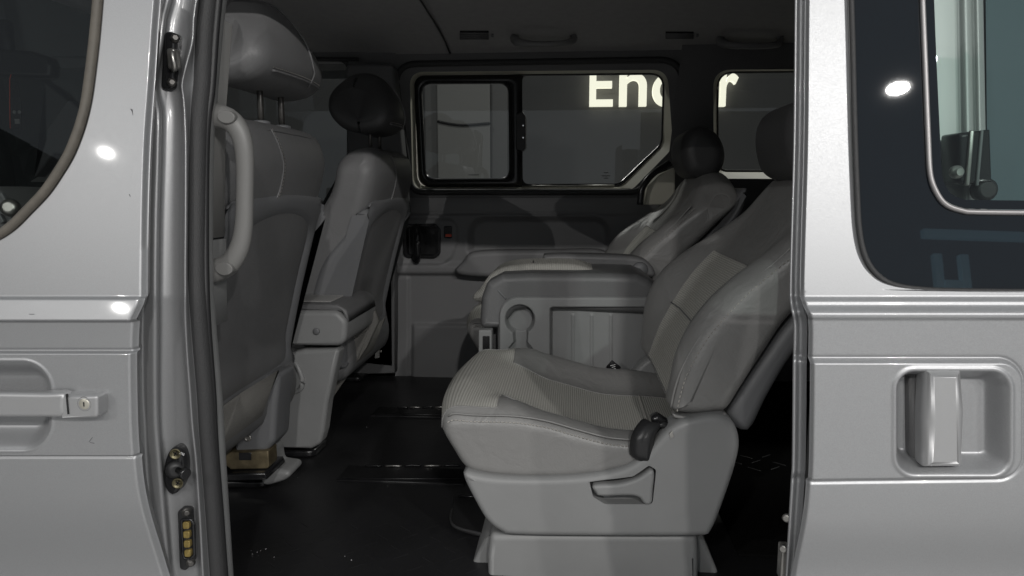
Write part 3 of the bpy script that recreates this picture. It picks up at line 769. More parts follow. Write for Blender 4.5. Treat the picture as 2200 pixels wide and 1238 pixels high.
# wall around it (up to the headliner, across to the pillars)
big = [(800, 30), (1500, 30), (1500, 330), (1420, 425), (800, 425)]
cb_ = roundpoly(big, 1, 10)
sw1 = ring('side_wall', C3(cb_, OY + .01), C3(co, OY + .004), M['darktrim'], van)
wf = van
lo = roundpoly([(888, 162), (1122, 160), (1122, 402), (900, 403)], [26, 4, 4, 30], 8)
li = roundpoly([(906, 182), (1092, 181), (1094, 383), (916, 383)], [22, 22, 22, 22], 8)
lm = [((a[0] + b[0]) / 2, (a[1] + b[1]) / 2) for a, b in zip(lo, li)]
wfr = ring('window_frame', C3(lo, IY - .002), C3(li, IY + .004), M['black'], van, [C3([(lerp(a[0], b[0], .35), lerp(a[1], b[1], .35)) for a, b in zip(lo, li)], IY - .020), C3([(lerp(a[0], b[0], .8), lerp(a[1], b[1], .8)) for a, b in zip(lo, li)], IY - .016)])
plate('window_glass', C3(li, IY + .002), M['glass'], wfr)
ro = roundpoly([(1096, 160), (1428, 157), (1425, 312), (1334, 402), (1096, 402)], [2, 32, 40, 30, 2], 8)
ri = roundpoly([(1122, 164), (1424, 161), (1420, 308), (1330, 394), (1123, 395)], [10, 28, 36, 28, 14], 8)
rf = ring('window_frame', C3(ro, IY + .006), C3(ri, IY + .010), M['black'], van, [C3([(lerp(a[0], b[0], .5), lerp(a[1], b[1], .5)) for a, b in zip(ro, ri)], IY - .004)])
plate('window_glass', C3(ri, IY + .009), M['glass'], rf)
slab('window_latch', XZ(roundpoly([(1108, 246), (1122, 238), (1129, 250), (1129, 318), (1122, 326), (1108, 320)], 5, 3), IY - .03), M['rubber'], wfr, IY - .030, IY - .005, .004)
for y in (270, 296): disc('screw', W(1124, y, IY - .031), (0, -1, 0), [(0, .004), (.002, .003)], M['chrome'], wfr, 8)
tube('sash_rail', [W(1122, 400, IY - .012), W(1320, 399, IY - .012)], .004, M['steel'], rf, 6)
for (x, y, s) in ((1302, 371, 1), (1302, 378, 1.8), (1302, 383, 1), (1018, 376, 2.4)):
    rbox('etched_mark', W(x, y, IY + .0065), (.018 * s, .0005, .003), 0, M['wall'], rf if x > 1100 else wfr)

# ---- rear side window and the pillar before it
O2 = [(1532, 150), (1900, 148), (1900, 385), (1534, 384)]; I2 = [(1540, 154), (1900, 152), (1900, 369), (1541, 368)]
c1, c2 = roundpoly(O2, [40, 5, 5, 26], 8), roundpoly(I2, [40, 5, 5, 24], 8)
rs = ring('rear_window_surround', C3(c1, OY - .03), C3(c2, IY), M['beige'], van)
rp = plate('rear_window_glass', C3(c2, IY + .001), M['glass'], rs)
tube('rear_window_gasket', C3(c2, IY - .004), .006, M['seal'], rs, 6, closed=True)
bb = roundpoly([(1470, 60), (1960, 60), (1960, 640), (1400, 640)], 1, 8)
ring('pillar_panel', C3(bb, OY - .03), C3(c1, OY - .03), M['darktrim'], van)
tube('belt_guide', [W(1375, 440, 2.66), W(1380, 405, 2.66), (W(1402, 375, 2.67)), W(1440, 350, 2.68)], .012, M['black'], van, 10, nres=24)
slab('belt_guide_cover', XZ([(1385, 440), (1390, 400), (1412, 376), (1450, 360), (1450, 440)], 2.70), M['beige'], van, 2.69, 2.76, .01)
rows = []

# ---- far front door window, pillar and trim
FO = roundpoly([(-200, 122), (752, 126), (752, 372), (700, 460), (-200, 470)], [4, 22, 20, 20, 4], 6)
FI = roundpoly([(-200, 132), (745, 134), (745, 345), (690, 440), (-200, 450)], [4, 18, 16, 16, 4], 6)
fwn = ring('front_window_frame', C3(FO, OY - .02), C3(FI, OY + .05), M['black'], van)
plate('front_window_glass', C3(FI, OY + .05), M['glass'], fwn)
bigf = roundpoly([(-700, 20), (850, 20), (850, 420), (760, 600), (-700, 600)], 1, 6)
ring('front_pillar_panel', C3(bigf, OY - .005), C3(FO, OY - .02), M['darktrim'], van)
slab('front_door_trim', XZ([(-700, 455), (720, 455), (850, 400), (850, 800), (-700, 850)], 2.8), M['darktrim'], van, 2.78, 2.86, .01)
slab('front_door_armrest', XZ([(300, 505), (716, 500), (716, 530), (300, 535)], 2.68), M['black'], van, 2.66, 2.80, .012)
slab('front_door_pocket', XZ([(300, 535), (716, 536), (716, 600), (300, 600)], 2.70), M['shell'], van, 2.69, 2.80, .012)
slab('belt_pillar', XZ(roundpoly([(748, 140), (850, 140), (870, 330), (880, 470), (790, 470), (752, 360)], 14, 4), 2.76), M['darktrim'], van, 2.72, 2.80, .015)

# ---- headliner fittings
def hz(y): 
    for a, b in zip(hp_, hp_[1:]):
        if b[0] <= y <= a[0]: return lerp(b[1], a[1], (y - b[0]) / (a[0] - b[0]))
def onhead(px, py):
    lo_, hi_ = 2.0, 2.9
    for k in range(40):
        m_ = (lo_ + hi_) / 2
        if W(px, py, m_).z > hz(m_): hi_ = m_
        else: lo_ = m_
    return W(px, py, lo_)
def assist(x0, x1, yt, yb):
    a0, a1 = onhead(x0, yb), onhead(x1, yb); dn = Vector((0, -.25, -1)).normalized()
    t0, t1 = onhead(lerp(x0, x1, .12), yt), onhead(lerp(x0, x1, .88), yt)
    tube('assist_handle', [a0, a0 + dn * .018, lerp(a0, a1, .14) + dn * .036 + Vector((0, -.03, 0)), lerp(a0, a1, .5) + dn * .042 + Vector((0, -.038, 0)), lerp(a0, a1, .86) + dn * .036 + Vector((0, -.03, 0)), a1 + dn * .018, a1], [.016, .013, .011, .011, .011, .013, .016], mat('handle_plastic', (.16, .16, .16), .5), van, 12, nres=32)
assist(1106, 1232, 60, 76); assist(1548, 1676, 62, 80)
def vent(x0, x1, y0, y1):
    p = [onhead(x, y) for x, y in ((x0, y1), (x1, y1), (x1, y0), (x0, y0))]; up3 = Vector((0, -.1, -.006))
    nrm = (p[1] - p[0]).cross(p[3] - p[0]).normalized()
    if nrm.z > 0: nrm = -nrm
    q = [v + nrm * .004 for v in p]
    b = meshobj('ceiling_vent', p + q, [(4, 5, 6, 7), (0, 1, 5, 4), (1, 2, 6, 5), (2, 3, 7, 6), (3, 0, 4, 7)], M['black'], van, smooth=False)
    for k in range(4):
        t = (k + .5) / 4; tube('slat', [q[0].lerp(q[3], t) + nrm * .002, q[1].lerp(q[2], t) + nrm * .002], .0035, M['darktrim'], b, 6)
    c0 = onhead(x1 + 8, (y0 + y1) / 2); rbox('vent_knob', c0 + nrm * .004, (.008, .012, .012), .002, M['shell'], b)
vent(988, 1050, 66, 82); vent(1430, 1490, 68, 80)
tube('edge_cover', [W(470 + k * 60, 128 - (k > 6) * 1, 2.79) for k in range(6)], .008, M['seal'], head, 6)

# ---- cabin front seen through the driver's window
dash = thing_ = None
dsh = spline([(-2.2, 1.05), (-1.75, 1.10), (-1.50, 1.12), (-1.32, 1.06), (-1.28, .95), (-1.36, .75), (-1.45, .52), (-2.2, .5)], 60, True)
dash = slab('dashboard', [tuple(p) for p in dsh], M['black'], van, 1.16, 2.80, .03)
pod = slab('control_pod', XZ(roundpoly([(-90, 400), (10, 404), (44, 440), (62, 500), (60, 560), (-90, 560)], [8, 14, 30, 20, 5, 5], 6), 1.55), M['darktrim'], van, 1.52, 1.75, .02)
disc('knob', W(20, 446, 1.50), (.3, -1, .2), [(-.01, .020), (.004, .018), (.008, .010)], M['steel'], pod, 20)
for (x, y) in ((8, 424), (4, 470), (30, 478), (36, 464), (10, 430)):
    rbox('button', W(x, y, 1.515), (.010, .012, .020), .002, M['shell'], pod, Matrix.Rotation(R(-25), 4, 'Y'))
tube('steering_rim', [Vector((-1.22, 1.45, 1.0)) + Vector((.06 * math.cos(a), .17 * math.cos(a + 1.57), .17 * math.sin(a + 1.57))) for a in [2 * math.pi * k / 40 for k in range(40)]], .014, M['black'], van, 10, closed=True)
mr = slab('rear_view_mirror', XZ(roundpoly([(-120, 122), (-20, 104), (70, 110), (108, 124), (116, 140), (114, 168), (30, 166), (-120, 160)], 10, 5), 1.95), M['black'], van, 1.94, 1.985, .012)
rbox('mirror_stem', W(10, 90, 1.98), (.05, .03, .12), .01, M['black'], mr)
tag_ = thing('hanging_tag', 'dark hanging tag with red edge below the rear view mirror', 'tag')
tg = slab('tag_card', XZ(roundpoly([(22, 172), (40, 176), (47, 220), (48, 278), (22, 278)], 2, 3), 1.93), M['black'], tag_, 1.925, 1.93, .0015)
tube('tag_edge', [W(22, 276, 1.924), W(21, 220, 1.924), W(21, 170, 1.924), W(24, 160, 1.924)], .0014, M['red'], tag_, 6)
for x in (31, 42): disc('tag_dot', W(x, 241, 1.9245), (0, -1, 0), [(0, .005), (.001, .005)], M['board'], tag_, 12)
rbox('tag_square', W(37, 261, 1.9245), (.015, .001, .014), .0003, M['board'], tag_)
# far A pillar with its triangular cover and the pale belt ledge under it
slab('mirror_cover', XZ(roundpoly([(97, 176), (172, 232), (230, 300), (230, 340), (120, 330), (72, 390), (100, 300)], 4, 3), 2.55), M['trim'], van, 2.54, 2.60, .008)
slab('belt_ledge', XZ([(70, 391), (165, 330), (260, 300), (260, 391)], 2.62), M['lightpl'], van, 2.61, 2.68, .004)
ws_ = plate('windshield', [(-1.62, 1.15, 1.83), (-1.62, 2.8, 1.83), (-2.28, 2.8, 1.08), (-2.28, 1.15, 1.08)], glass('windshield_glass', (.25, .26, .26)), van)
slab('windshield_post', XZ([(-420, 100), (-330, 100), (-560, 470), (-650, 470)], 2.7), M['darktrim'], van, 2.66, 2.75, .01)
plate('bulkhead', [(X0, 1.05, .2), (X0, 2.97, .2), (X0, 2.97, 1.1), (X0, 1.05, 1.1)], M['darktrim'], van)

# ------------------------------------------------------------------ second-row seats
NY0, NY1 = 1.325, 1.875
def stations(y0, y1, r, extra):
    S = [(y0, r), (y0 + .0008, r * .72), (y0 + r * .12, r * .48), (y0 + r * .35, r * .22), (y0 + r * .7, r * .05), (y0 + r, 0)]
    B = list(S)
    for v in extra: S.append((lerp(y0 + r, y1 - r, v), 0))
    return S + [(y1 - (y - y0), i) for y, i in reversed(B)]
def cap_seat(label, group):
    s = thing('car_seat', label, 'car seat', group=group)
    # cushion
    top = [(953, 922), (956, 906), (966, 896), (984, 892), (1010, 894), (1045, 897), (1109, 899), (1174, 909), (1238, 927), (1303, 944), (1361, 950), (1440, 954), (1520, 966)]
    Pc = spline(XZ(top + [(1520, 1005), (1380, 1012), (1300, 1022), (1200, 1030), (1110, 1028), (1040, 1020), (1000, 1005), (973, 966), (958, 940)], NY0 + .01), 130, True)
    Pc = [tuple(p) for p in Pc]; xn, xb = min(p[0] for p in Pc), max(p[0] for p in Pc)
    def dc(v, i, x, z, nx, nz):
        t = (x - xn) / (xb - xn); a = ss(.0, .05, v) * ss(1, .95, v)
        w = max(0, nz) ** .7; e = ss(.12, .40, t)
        nb = math.exp(-((v - .115) / .075) ** 2); fb = math.exp(-((v - .885) / .075) ** 2)
        bol = .020 * nb + .030 * fb
        cen = lerp(.020, -.026, e)
        mid_ = 1 - ss(.30, .48, abs(v - .5))
        dz = w * (bol * ss(.08, .3, t) * (1 - .3 * ss(.75, 1, t)) + cen * mid_ + .016 * (1 - e) * a * (1 - mid_))
        fr_ = max(0, -nx); crown = 1 - (2 * v - 1) ** 2
        return (-fr_ * .035 * crown * ss(-.1, .6, nz + .5), 0, dz)
    fs = sorted([k / 34 for k in range(1, 34)])
    S = stations(NY0, NY1, .022, fs)
    def mk(v, i, x, y, z):
        t = (x - xn) / (xb - xn)
        p = Pc[i]; nzok = N_[i].y > .15 or (t < .06 and N_[i].y > -.05)
        if not nzok or t > .985: return False
        wv = .05 if t < .2 else .22
        return wv < v < 1 - wv * 1.15
    N_ = norm2(Pc)
    cu, fi = slab('cushion', Pc, M['leather'], s, stations=S, disp=dc, mask=mk, mask_mat=M['fabric'], mask_name='fabric_insert')
    piping(fi, .0016, M['leather'])
    seam = [W(x, y, NY0 + .002) for x, y in ((962, 903), (975, 898), (1010, 901), (1045, 902), (1109, 904), (1174, 914), (1238, 932), (1303, 949), (1361, 955))]
    stitches('stitching', seam, M["thread"], cu, off=(0, -.001, -.004))
    tube('piping', [p + Vector((0, .006, .007)) for p in seam], .0022, M['leather'], cu, 6, nres=40)
    # seams across the ribbed panel
    def surf(t, v):   # point on the cushion's top
        best = None
        for i, p in enumerate(Pc):
            if N_[i].y > .1:
                d = abs((p[0] - xn) / (xb - xn) - t)
                if best is None or d < best[0]: best = (d, i)
        i = best[1]; x, z = Pc[i]; d = dc(v, i, x, z, N_[i].x, N_[i].y); return Vector((x + d[0], lerp(NY0, NY1, v), z + d[2] + .001))
    tube('cross_seam', [surf(.29, k / 12) + Vector((-.03 * math.sin(math.pi * (k / 12)) , 0, 0)) for k in range(3, 10)], .0022, M['shell'], cu, 6, nres=24)
    tube('cross_seam', [surf(.80, k / 12) for k in range(3, 10)], .0016, M['thread'], cu, 6, nres=24)
    # plastic skirt
    sk = [(996, 1014), (1006, 1009), (1022, 1014), (1060, 1020), (1120, 1023), (1200, 1022), (1260, 1018), (1310, 1010), (1350, 997), (1384, 973), (1410, 945), (1436, 918), (1460, 903), (1490, 895), (1525, 889), (1555, 891), (1576, 908), (1586, 935), (1586, 965), (1575, 1010), (1555, 1070), (1534, 1125), (1522, 1142), (1500, 1149), (1300, 1150), (1110, 1147), (1075, 1138), (1046, 1115), (1022, 1075), (1005, 1042), (998, 1026)]
    Ps = [tuple(p) for p in spline(XZ(sk, NY0 - .004), 130, True)]
    base = slab('seat_skirt', Ps, M['plastic'], s, NY0 - .016, NY0 + .055, .014, n=7)
    slab('seat_skirt', Ps, M['plastic'], s, NY1 - .05, NY1 + .012, .014, n=7)
    slab('seat_pan', XZ([(1020, 1030), (1400, 1010), (1500, 1010), (1560, 1010), (1510, 1140), (1070, 1138)], NY0), M['plastic'], s, NY0 + .04, NY1 - .04, .006)
    # lever in its recess
    rc = roundpoly([(1266, 1036), (1360, 1024), (1395, 1000), (1410, 1010), (1402, 1084), (1300, 1084), (1274, 1068)], [3, 20, 8, 6, 10, 18, 10], 5)
    cut = slab('cutter', XZ(rc, NY0 - .016), M['rubber'], None, NY0 - .04, NY0 + .012, .004); boolean(base, cut)
    lv = spline([(1275, 1040), (1330, 1036), (1370, 1024), (1396, 1007), (1405, 1015), (1402, 1050), (1399, 1078), (1384, 1080), (1372, 1066), (1350, 1062), (1290, 1063), (1280, 1056)], 60, True)
    slab('recline_lever', XZ([tuple(p) for p in lv], NY0 - .012), M['plastic'], s, NY0 - .022, NY0 + .006, .007, n=5)
    # pedestal
    pd = [(1052, 1148), (1500, 1150), (1502, 1200), (1500, 1300), (1050, 1300), (1046, 1200)]
    slab('pedestal', XZ(roundpoly(pd, [16, 16, 4, 2, 2, 4], 6), NY0 + .008), M['plastic'], s, NY0 + .008, NY1 - .03, .014, n=6)
    for sgn, pts in ((0, [(1058, 1150), (1052, 1300), (1000, 1300), (1012, 1215), (1040, 1158)]), (1, [(1496, 1150), (1515, 1165), (1545, 1235), (1560, 1300), (1498, 1300)])):
        slab('pedestal_flange', XZ(pts, NY0 + .06), M['plastic'], s, NY0 + .055, NY1 - .06, .008)
    # backrest
    bk = [(1446, 886), (1452, 860), (1459, 834), (1474, 786), (1507, 729), (1552, 673), (1611, 613), (1695, 542), (1760, 475), (1800, 405), (1832, 364), (1880, 352), (1922, 374), (1930, 430), (1880, 510), (1800, 590), (1701, 682), (1647, 758), (1596, 836), (1572, 874), (1555, 888), (1500, 896)]
    Pb = [tuple(p) for p in spline(XZ(bk, NY0 + .005), 140, True)]; Nb = norm2(Pb); zb, zt = min(p[1] for p in Pb), max(p[1] for p in Pb)
    def db(v, i, x, z, nx, nz):
        t = (z - zb) / (zt - zb); a = ss(0, .05, v) * ss(1, .95, v)
        w = max(0, -nx * .8 + nz * .3) ** .8 * ss(0.0, .06, t)
        nb = math.exp(-((v - .10) / .07) ** 2); fb = math.exp(-((v - .89) / .085) ** 2)
        amp = .02 + .05 * math.exp(-((t - .42) / .25) ** 2)
        mid_ = 1 - ss(.24, .42, abs(v - .5))
        cen = lerp(.0, -.022, math.exp(-((t - .3) / .2) ** 2)) + .012 * ss(.5, .8, t)
        d = w * (amp * fb + amp * .45 * nb + cen * mid_)
        # round the shoulders of the back towards the top
        sh = ss(.62, 1, t) * abs(2 * v - 1) ** 3
        return (-d * .85, (.5 - v) * .12 * ss(.7, 1, t) ** 2, d * .45 - .05 * sh)
    def mb(v, i, x, y, z):
        t = (z - zb) / (zt - zb)
        if not (-Nb[i].x * .8 + Nb[i].y * .3 > .25) or t < .02: return False
        return .18 < v < .80 and t < .58
    S = stations(NY0, NY1, .03, [k / 34 for k in range(1, 34)])
    ba, bf = slab('backrest', Pb, M['leather'], s, stations=S, disp=db, mask=mb, mask_mat=M['fabric'], mask_name='fabric_insert')
    piping(bf, .0016, M['leather'])
    seam = [W(x, y, NY0 + .004) for x, y in ((1450, 884), (1458, 846), (1474, 800), (1507, 740), (1552, 684), (1611, 624), (1695, 553), (1756, 490))]
    stitches('stitching', seam, M['thread'], ba, off=(.004, 0.000, 0), pitch=.009)
    tube('piping', [p + Vector((-.006, .012, .004)) for p in seam], .0024, M['leather'], ba, 6, nres=40)
    hem = [W(x, y, NY0 + .006) for x, y in ((1446, 886), (1448, 893), (1475, 898), (1510, 896), (1558, 890))]
    tube('hem_cord', hem, .0035, M['leather'], ba, 8, nres=24)
    # cross seam in the ribbed panel
    def bs(t, v):
        best = None
        for i, p in enumerate(Pb):
            if -Nb[i].x * .8 + Nb[i].y * .3 > .2:
                d = abs((p[1] - zb) / (zt - zb) - t)
                if best is None or d < best[0]: best = (d, i)
        i = best[1]; x, z = Pb[i]; d = db(v, i, x, z, Nb[i].x, Nb[i].y); return Vector((x + d[0] - .001, lerp(NY0, NY1, v) + d[1], z + d[2] + .0005))
    tube('cross_seam', [bs(.33, lerp(.2, .79, k / 8)) for k in range(9)], .0018, M['shell'], ba, 6, nres=24)
    # back shell
    sh = [(1561, 894), (1607, 926), (1650, 850), (1704, 762), (1800, 650), (1915, 520), (1945, 430), (1925, 430), (1870, 515), (1795, 590), (1697, 684), (1640, 762), (1590, 838)]
    slab('back_shell', [tuple(p) for p in spline(XZ(sh, NY0 + .03), 80, True)], M['shell'], s, NY0 + .02, NY1 - .02, .02)
    # head restraint on two posts
    hr = [(1652, 305), (1660, 255), (1690, 226), (1735, 222), (1775, 250), (1795, 300), (1788, 350), (1755, 384), (1705, 388), (1667, 365)]
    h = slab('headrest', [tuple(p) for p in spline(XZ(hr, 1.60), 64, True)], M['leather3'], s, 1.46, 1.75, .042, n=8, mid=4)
    for y in (1.54, 1.67):
        a_, b_ = W(1722, 380, 1.6), W(1760, 450, 1.6)
        tube('headrest_post', [(a_.x, y, a_.z), (b_.x, y, b_.z)], .006, M['chrome'], s, 8)
    return s
near = cap_seat('near grey seat facing left with ribbed fabric panels and seat belt buckle', 'second-row seats')
# buckle and webbing on the near seat
bk_ = slab('belt_buckle', XZ(roundpoly([(1396, 893), (1412, 887), (1440, 905), (1436, 930), (1405, 930)], 7, 4), NY0 + .035), M['black'], near, NY0 + .02, NY0 + .05, .008)
web = [W(1392, 996, NY0 - .006), W(1380, 985, NY0 - .018), W(1382, 950, NY0 - .022), W(1392, 925, NY0 - .012), W(1408, 908, NY0 + .004), W(1424, 918, NY0 + .01)]
wv_ = spline(web, 24); rows = []
for i, p in enumerate(wv_):
    t = (wv_[min(23, i + 1)] - wv_[max(0, i - 1)]).normalized(); wd_ = Vector((1, 0, -.18)).normalized() * .024 * (1 - .15 * ss(0, 23, i))
    rows.append([p - wd_ + Vector((0, .012, 0)), p - wd_ * .5 + Vector((0, -.001, 0)), p, p + wd_ * .5 + Vector((0, .001, 0)), p + wd_ + Vector((0, .014, 0))])
wb = sheet('belt_webbing', [spline(r, 12) for r in rows], mat('webbing', (.018, .018, .019), .38, bump=('noise', 300, .3, .001)), near)
sm = wb.modifiers.new('thick', 'SOLIDIFY'); sm.thickness = .003
slab('cover_clip', XZ([(1437, 932), (1444, 926), (1448, 938), (1440, 942)], NY0 - .016), M['steel'], near, NY0 - .018, NY0 - .01, .001)
# copied far seat
def copy_tree(o, parent=None):
    c = o.copy(); C.objects.link(c); c.parent = parent
    for ch in list(o.children): copy_tree(ch, c)
    return c
skip = {'belt_buckle', 'belt_webbing', 'cover_clip'}
far = near.copy(); C.objects.link(far); far.location = (-.075, .87, .015)
for ch in list(near.children):
    if ch.name.split('.')[0] not in skip: copy_tree(ch, far)
far['label'] = 'far dark grey seat beside the far door with its padded armrest lowered'
# armrest of the far seat (in its own local frame)
arm = spline([(1166, 572), (1166, 555), (1180, 546), (1300, 547), (1370, 552), (1396, 566), (1408, 590), (1390, 596), (1300, 592), (1200, 588)], 60, True)
ao = slab('armrest', XZ([tuple(p) for p in arm], 2.17), M['leather2'], None, 2.155, 2.235, .014); ao.parent = far
for v in ao.data.vertices: v.co -= Vector(far.location)
disc_o = disc('armrest_hinge', W(1375, 580, 2.155), (0, -1, 0), [(0, .024), (.006, .022), (.007, .004)], M['shell'], None, 24); disc_o.parent = far
for v in disc_o.data.vertices: v.co -= Vector(far.location)
# white printed label on the near seat's cushion edge
tgo = thing('care_label', 'small black fabric label with white print sticking up beside the cushion', 'label')
c = W(1318, 789, 1.893)
lab = rbox('label_cloth', c, (.032, .003, .026), .0008, M['black'], tgo, Matrix.Rotation(R(38), 4, 'Y'))
for k in range(3):
    rbox('print_line', c + Vector((.002 * k - .002, -.0022, .006 - .005 * k)), (.013 - .003 * k, .0006, .0014), 0, M['white'], lab, Matrix.Rotation(R(-14), 4, 'Y'))

# ------------------------------------------------------------------ folded centre seat with the cup holder (second row)
KY = 1.905
cs = thing('folded_seat', 'folded centre seat with cup holder and storage tray between the second-row seats', 'folded seat')
ol = [(1031, 706), (1031, 680), (1034, 640), (1046, 607), (1078, 590), (1140, 587), (1300, 588), (1370, 590), (1394, 600), (1440, 640), (1440, 678), (1135, 662), (1106, 668), (1088, 690), (1086, 706)]
slab('seat_core', XZ([(1040, 760), (1036, 640), (1060, 610), (1380, 610), (1420, 650), (1420, 900), (1040, 900)], KY + .06), M['leather2'], cs, KY + .07, KY + .30, .01)
slab('padded_rim', [tuple(p) for p in roundpoly(XZ(ol, KY), .02, 5)], M['leather2'], cs, KY - .005, KY + .31, .022, n=8, mid=6)
def cp_dep(px, py):
    e = sd(px, py, 1071, 638, 1700, 1100, 42); d = .006 * ss(-4, 0, e) + .016 * ss(-.5, 2, e)
    pk = sd(px, py, 1180, 659, 1700, 1100, 8); cu = math.hypot(px - 1117, py - 687) - 33
    pkd = .034 * (1 - ss(-7, 0, pk))
    for rx in (1231, 1272, 1314): pkd -= .0028 * (1 - ss(1.5, 4.5, abs(px - rx))) * (1 if pk < -14 else 0) * ss(678, 683, py)
    d += pkd
    hw = interp([(700, 16), (718, 15), (736, 14), (748, 24), (775, 27), (830, 27)], py)
    st = (1 - ss(-3, 2, abs(px - 1118) - hw)) * ss(700, 712, py)
    cd = .040 * (1 - ss(-7, 0, cu)); d += max(cd, .030 * st)
    return d
cp_ = pxsheet('tray_panel', frange(636, 860, 1.6), lambda y: 1068, lambda y: 1420, 235, KY - .012, cp_dep, M['plastic'], cs)
disc('cup_mat', W(1115, 684, KY + .026), (0, -1, 0), [(0, .040), (.002, .034)], M['plastic'], cs, 28, squash=1)
# ribbed fabric face on the top
tp = [(1034, 640), (1043, 606), (1066, 578), (1100, 565), (1150, 561), (1225, 561), (1265, 570), (1300, 586), (1340, 600), (1340, 640), (1200, 650)]
fs_ = slab('fabric_top', [tuple(p) for p in spline(XZ(tp, 2.08), 90, True)], M['fabric'], cs, 1.985, 2.185, .02, n=5, mid=6)
tube('seam', [W(1146, 561, 2.04), W(1147, 572, 2.0), W(1147, 586, 1.985)], .002, M['shell'], fs_, 6)
tube('rim_seam', [W(1055, 604, KY + .012), W(1068, 622, KY - .003), W(1088, 643, KY - .006)], .0022, M['shell'], cs, 6, nres=16)
lt = slab('latch_bezel', XZ(roundpoly([(1029, 708), (1057, 708), (1057, 790), (1029, 790)], 3, 3), KY - .01), M['plastic'], cs, KY - .02, KY + .02, .003)
slab('latch_slot', XZ(roundpoly([(1037, 722), (1052, 722), (1052, 790), (1037, 790)], 2, 3), KY - .021), M['black'], lt, KY - .0225, KY - .01, .001)

# ------------------------------------------------------------------ front seats
def front_seat(label, full):
    s = thing('front_seat', label, 'car seat', group='front seats')
    Y0, Y1 = 1.27, 1.79
    prof = [(-.735, -.46), (-.715, -.36), (-.68, -.22), (-.645, -.10), (-.615, 0), (-.602, .05), (-.602, .085), (-.612, .118), (-.64, .135), (-.68, .135), (-.705, .12), (-.725, .085), (-.738, .01), (-.755, -.04), (-.80, -.12), (-.845, -.22), (-.875, -.32), (-.885, -.40), (-.885, -.47)]
    P = [tuple(p) for p in spline([(x, z + CZ) for x, z in prof], 110, True)]; Nn = norm2(P); zb, zt = min(p[1] for p in P), max(p[1] for p in P)
    def edge(v): a = abs(2 * v - 1); return .018 * a ** 3 + .014 * a ** 8
    def top_(v, z): t = (z - zb) / (zt - zb); a = abs(2 * v - 1); return (.5 - v) * .03 * ss(.85, 1, t) ** 2, -.02 * ss(.8, 1, t) * a ** 6
    def df(v, i, x, z, nx, nz):
        t = (z - zb) / (zt - zb); b = max(0, nx); a = abs(2 * v - 1)
        dx = -b * edge(v)
        f = max(0, -nx) * ss(.1, .25, t)
        dx -= f * (lerp(.05, .012, ss(.6, .85, t)) * math.exp(-((a - .85) / .14) ** 2) - .01 * (1 - a))
        dy, dz = top_(v, z)
        return (dx, dy, dz)
    rear = sorted((z + CZ, x) for x, z in prof[:8])
    S = stations(Y0, Y1, .03, [k / 24 for k in range(1, 24)])
    b = slab('backrest', P, M['leather2'], s, stations=S, disp=df)
    def back(z, v, off=.001):
        zz = z + CZ; dy, dz = top_(v, zz); return Vector((sinterp(rear, zz) - edge(v) + off, lerp(Y0, Y1, v) + dy, zz + dz))
    # curved seam on the head pad
    sm_ = [back(.12, .30), back(.09, .33), (back(.05, .37)), back(0.01, .385), back(-.02, .375), back(-.045, .35)]
    tube('seam', sm_, .0022, M['leather2'], b, 6, nres=30); stitches('stitching', sm_, M['thread'], b, off=(.001, .006, 0), up=(1, 0, 0), w=.0008)
    tube('top_seam', [back(.117, v) for v in (.1, .3, .5, .7, .9)], .0018, M['leather2'], b, 6, nres=20)
    # plastic shell wrapped round the rear and the sides
    zs = [-.455, -.40, -.33, -.25, -.17, -.10, -.05]
    rb = [(sinterp(rear, z + CZ) + .012, z + CZ) for z in zs]
    fb = [(sinterp(rear, z + CZ) - w_, z + CZ + dz_) for z, w_, dz_ in ((-.045, .012, .012), (-.06, .05, -.02), (-.11, .085, -.02), (-.20, .115, 0), (-.30, .125, 0), (-.40, .12, 0), (-.46, .10, 0))]
    Ps = [tuple(p) for p in spline(rb + fb, 110, True)]; Ns = norm2(Ps)
    def dsx(v, i, x, z, nx, nz):
        a = abs(2 * v - 1); f = max(0, nx) * ss(.4, .8, nx); zz = z - CZ
        topz = -.075 - .05 * a ** 3
        rec = .034 * ss(.86, .66, a) * ss(topz + .01, topz - .05, zz) * ss(-.475, -.36, zz)
        return (-f * (edge(v) * .9 + rec), 0, .03 * (1 - a ** 2) * ss(-.2, -.04, zz) - .07 * ss(.45, 0, v) ** 2 * ss(-.30, -.46, zz) + .0 )
    slab('back_shell', Ps, M['shell'], s, stations=stations(Y0 - .008, Y1 + .008, .035, [k / 40 for k in range(1, 40)]), disp=dsx)
    # head restraint
    hp2 = [(-.78, .34), (-.78, .27), (-.74, .222), (-.68, .204), (-.61, .215), (-.578, .252), (-.588, .312), (-.628, .372), (-.68, .398), (-.74, .39)]
    H = [tuple(p) for p in spline([(x, z + CZ) for x, z in hp2], 64, True)]
    hc = .5 * (H[0][0] + H[30][0])
    def dh(v, i, x, z, nx, nz):
        a = abs(2 * v - 1); t = (z - CZ - .185) / .24
        return (-.022 * a ** 2 * (1 if nx > 0 else .3), (.5 - v) * .22 * ss(.25, 1, t) ** 1.2, -.03 * a ** 2.2 * ss(.4, 1, t))
    S = stations(Y0 + .10, Y1 - .07, .034, [k / 12 for k in range(1, 12)])
    hd = slab('headrest', H, M['leather2'], s, stations=S, disp=dh)
    Nh = norm2(H)
    def hs(ang, v):
        i = min(range(64), key=lambda j: -(Nh[j].x * math.cos(ang) + Nh[j].y * math.sin(ang))); x, z = H[i]; d = dh(v, i, x, z, Nh[i].x, Nh[i].y)
        return Vector((x + d[0] + Nh[i].x * .003, lerp(Y0 + .10, Y1 - .07, v) + d[1], z + d[2] + Nh[i].y * .003))
    tube('seam', [hs(R(a), .60 + .05 * k / 6) for k, a in enumerate((100, 70, 50, 25, 0, -30, -50))], .0025, M['leather2'], hd, 6, nres=24)
    low = [hs(R(-38), v) for v in (.13, .2, .35, .5, .65, .8, .88)]
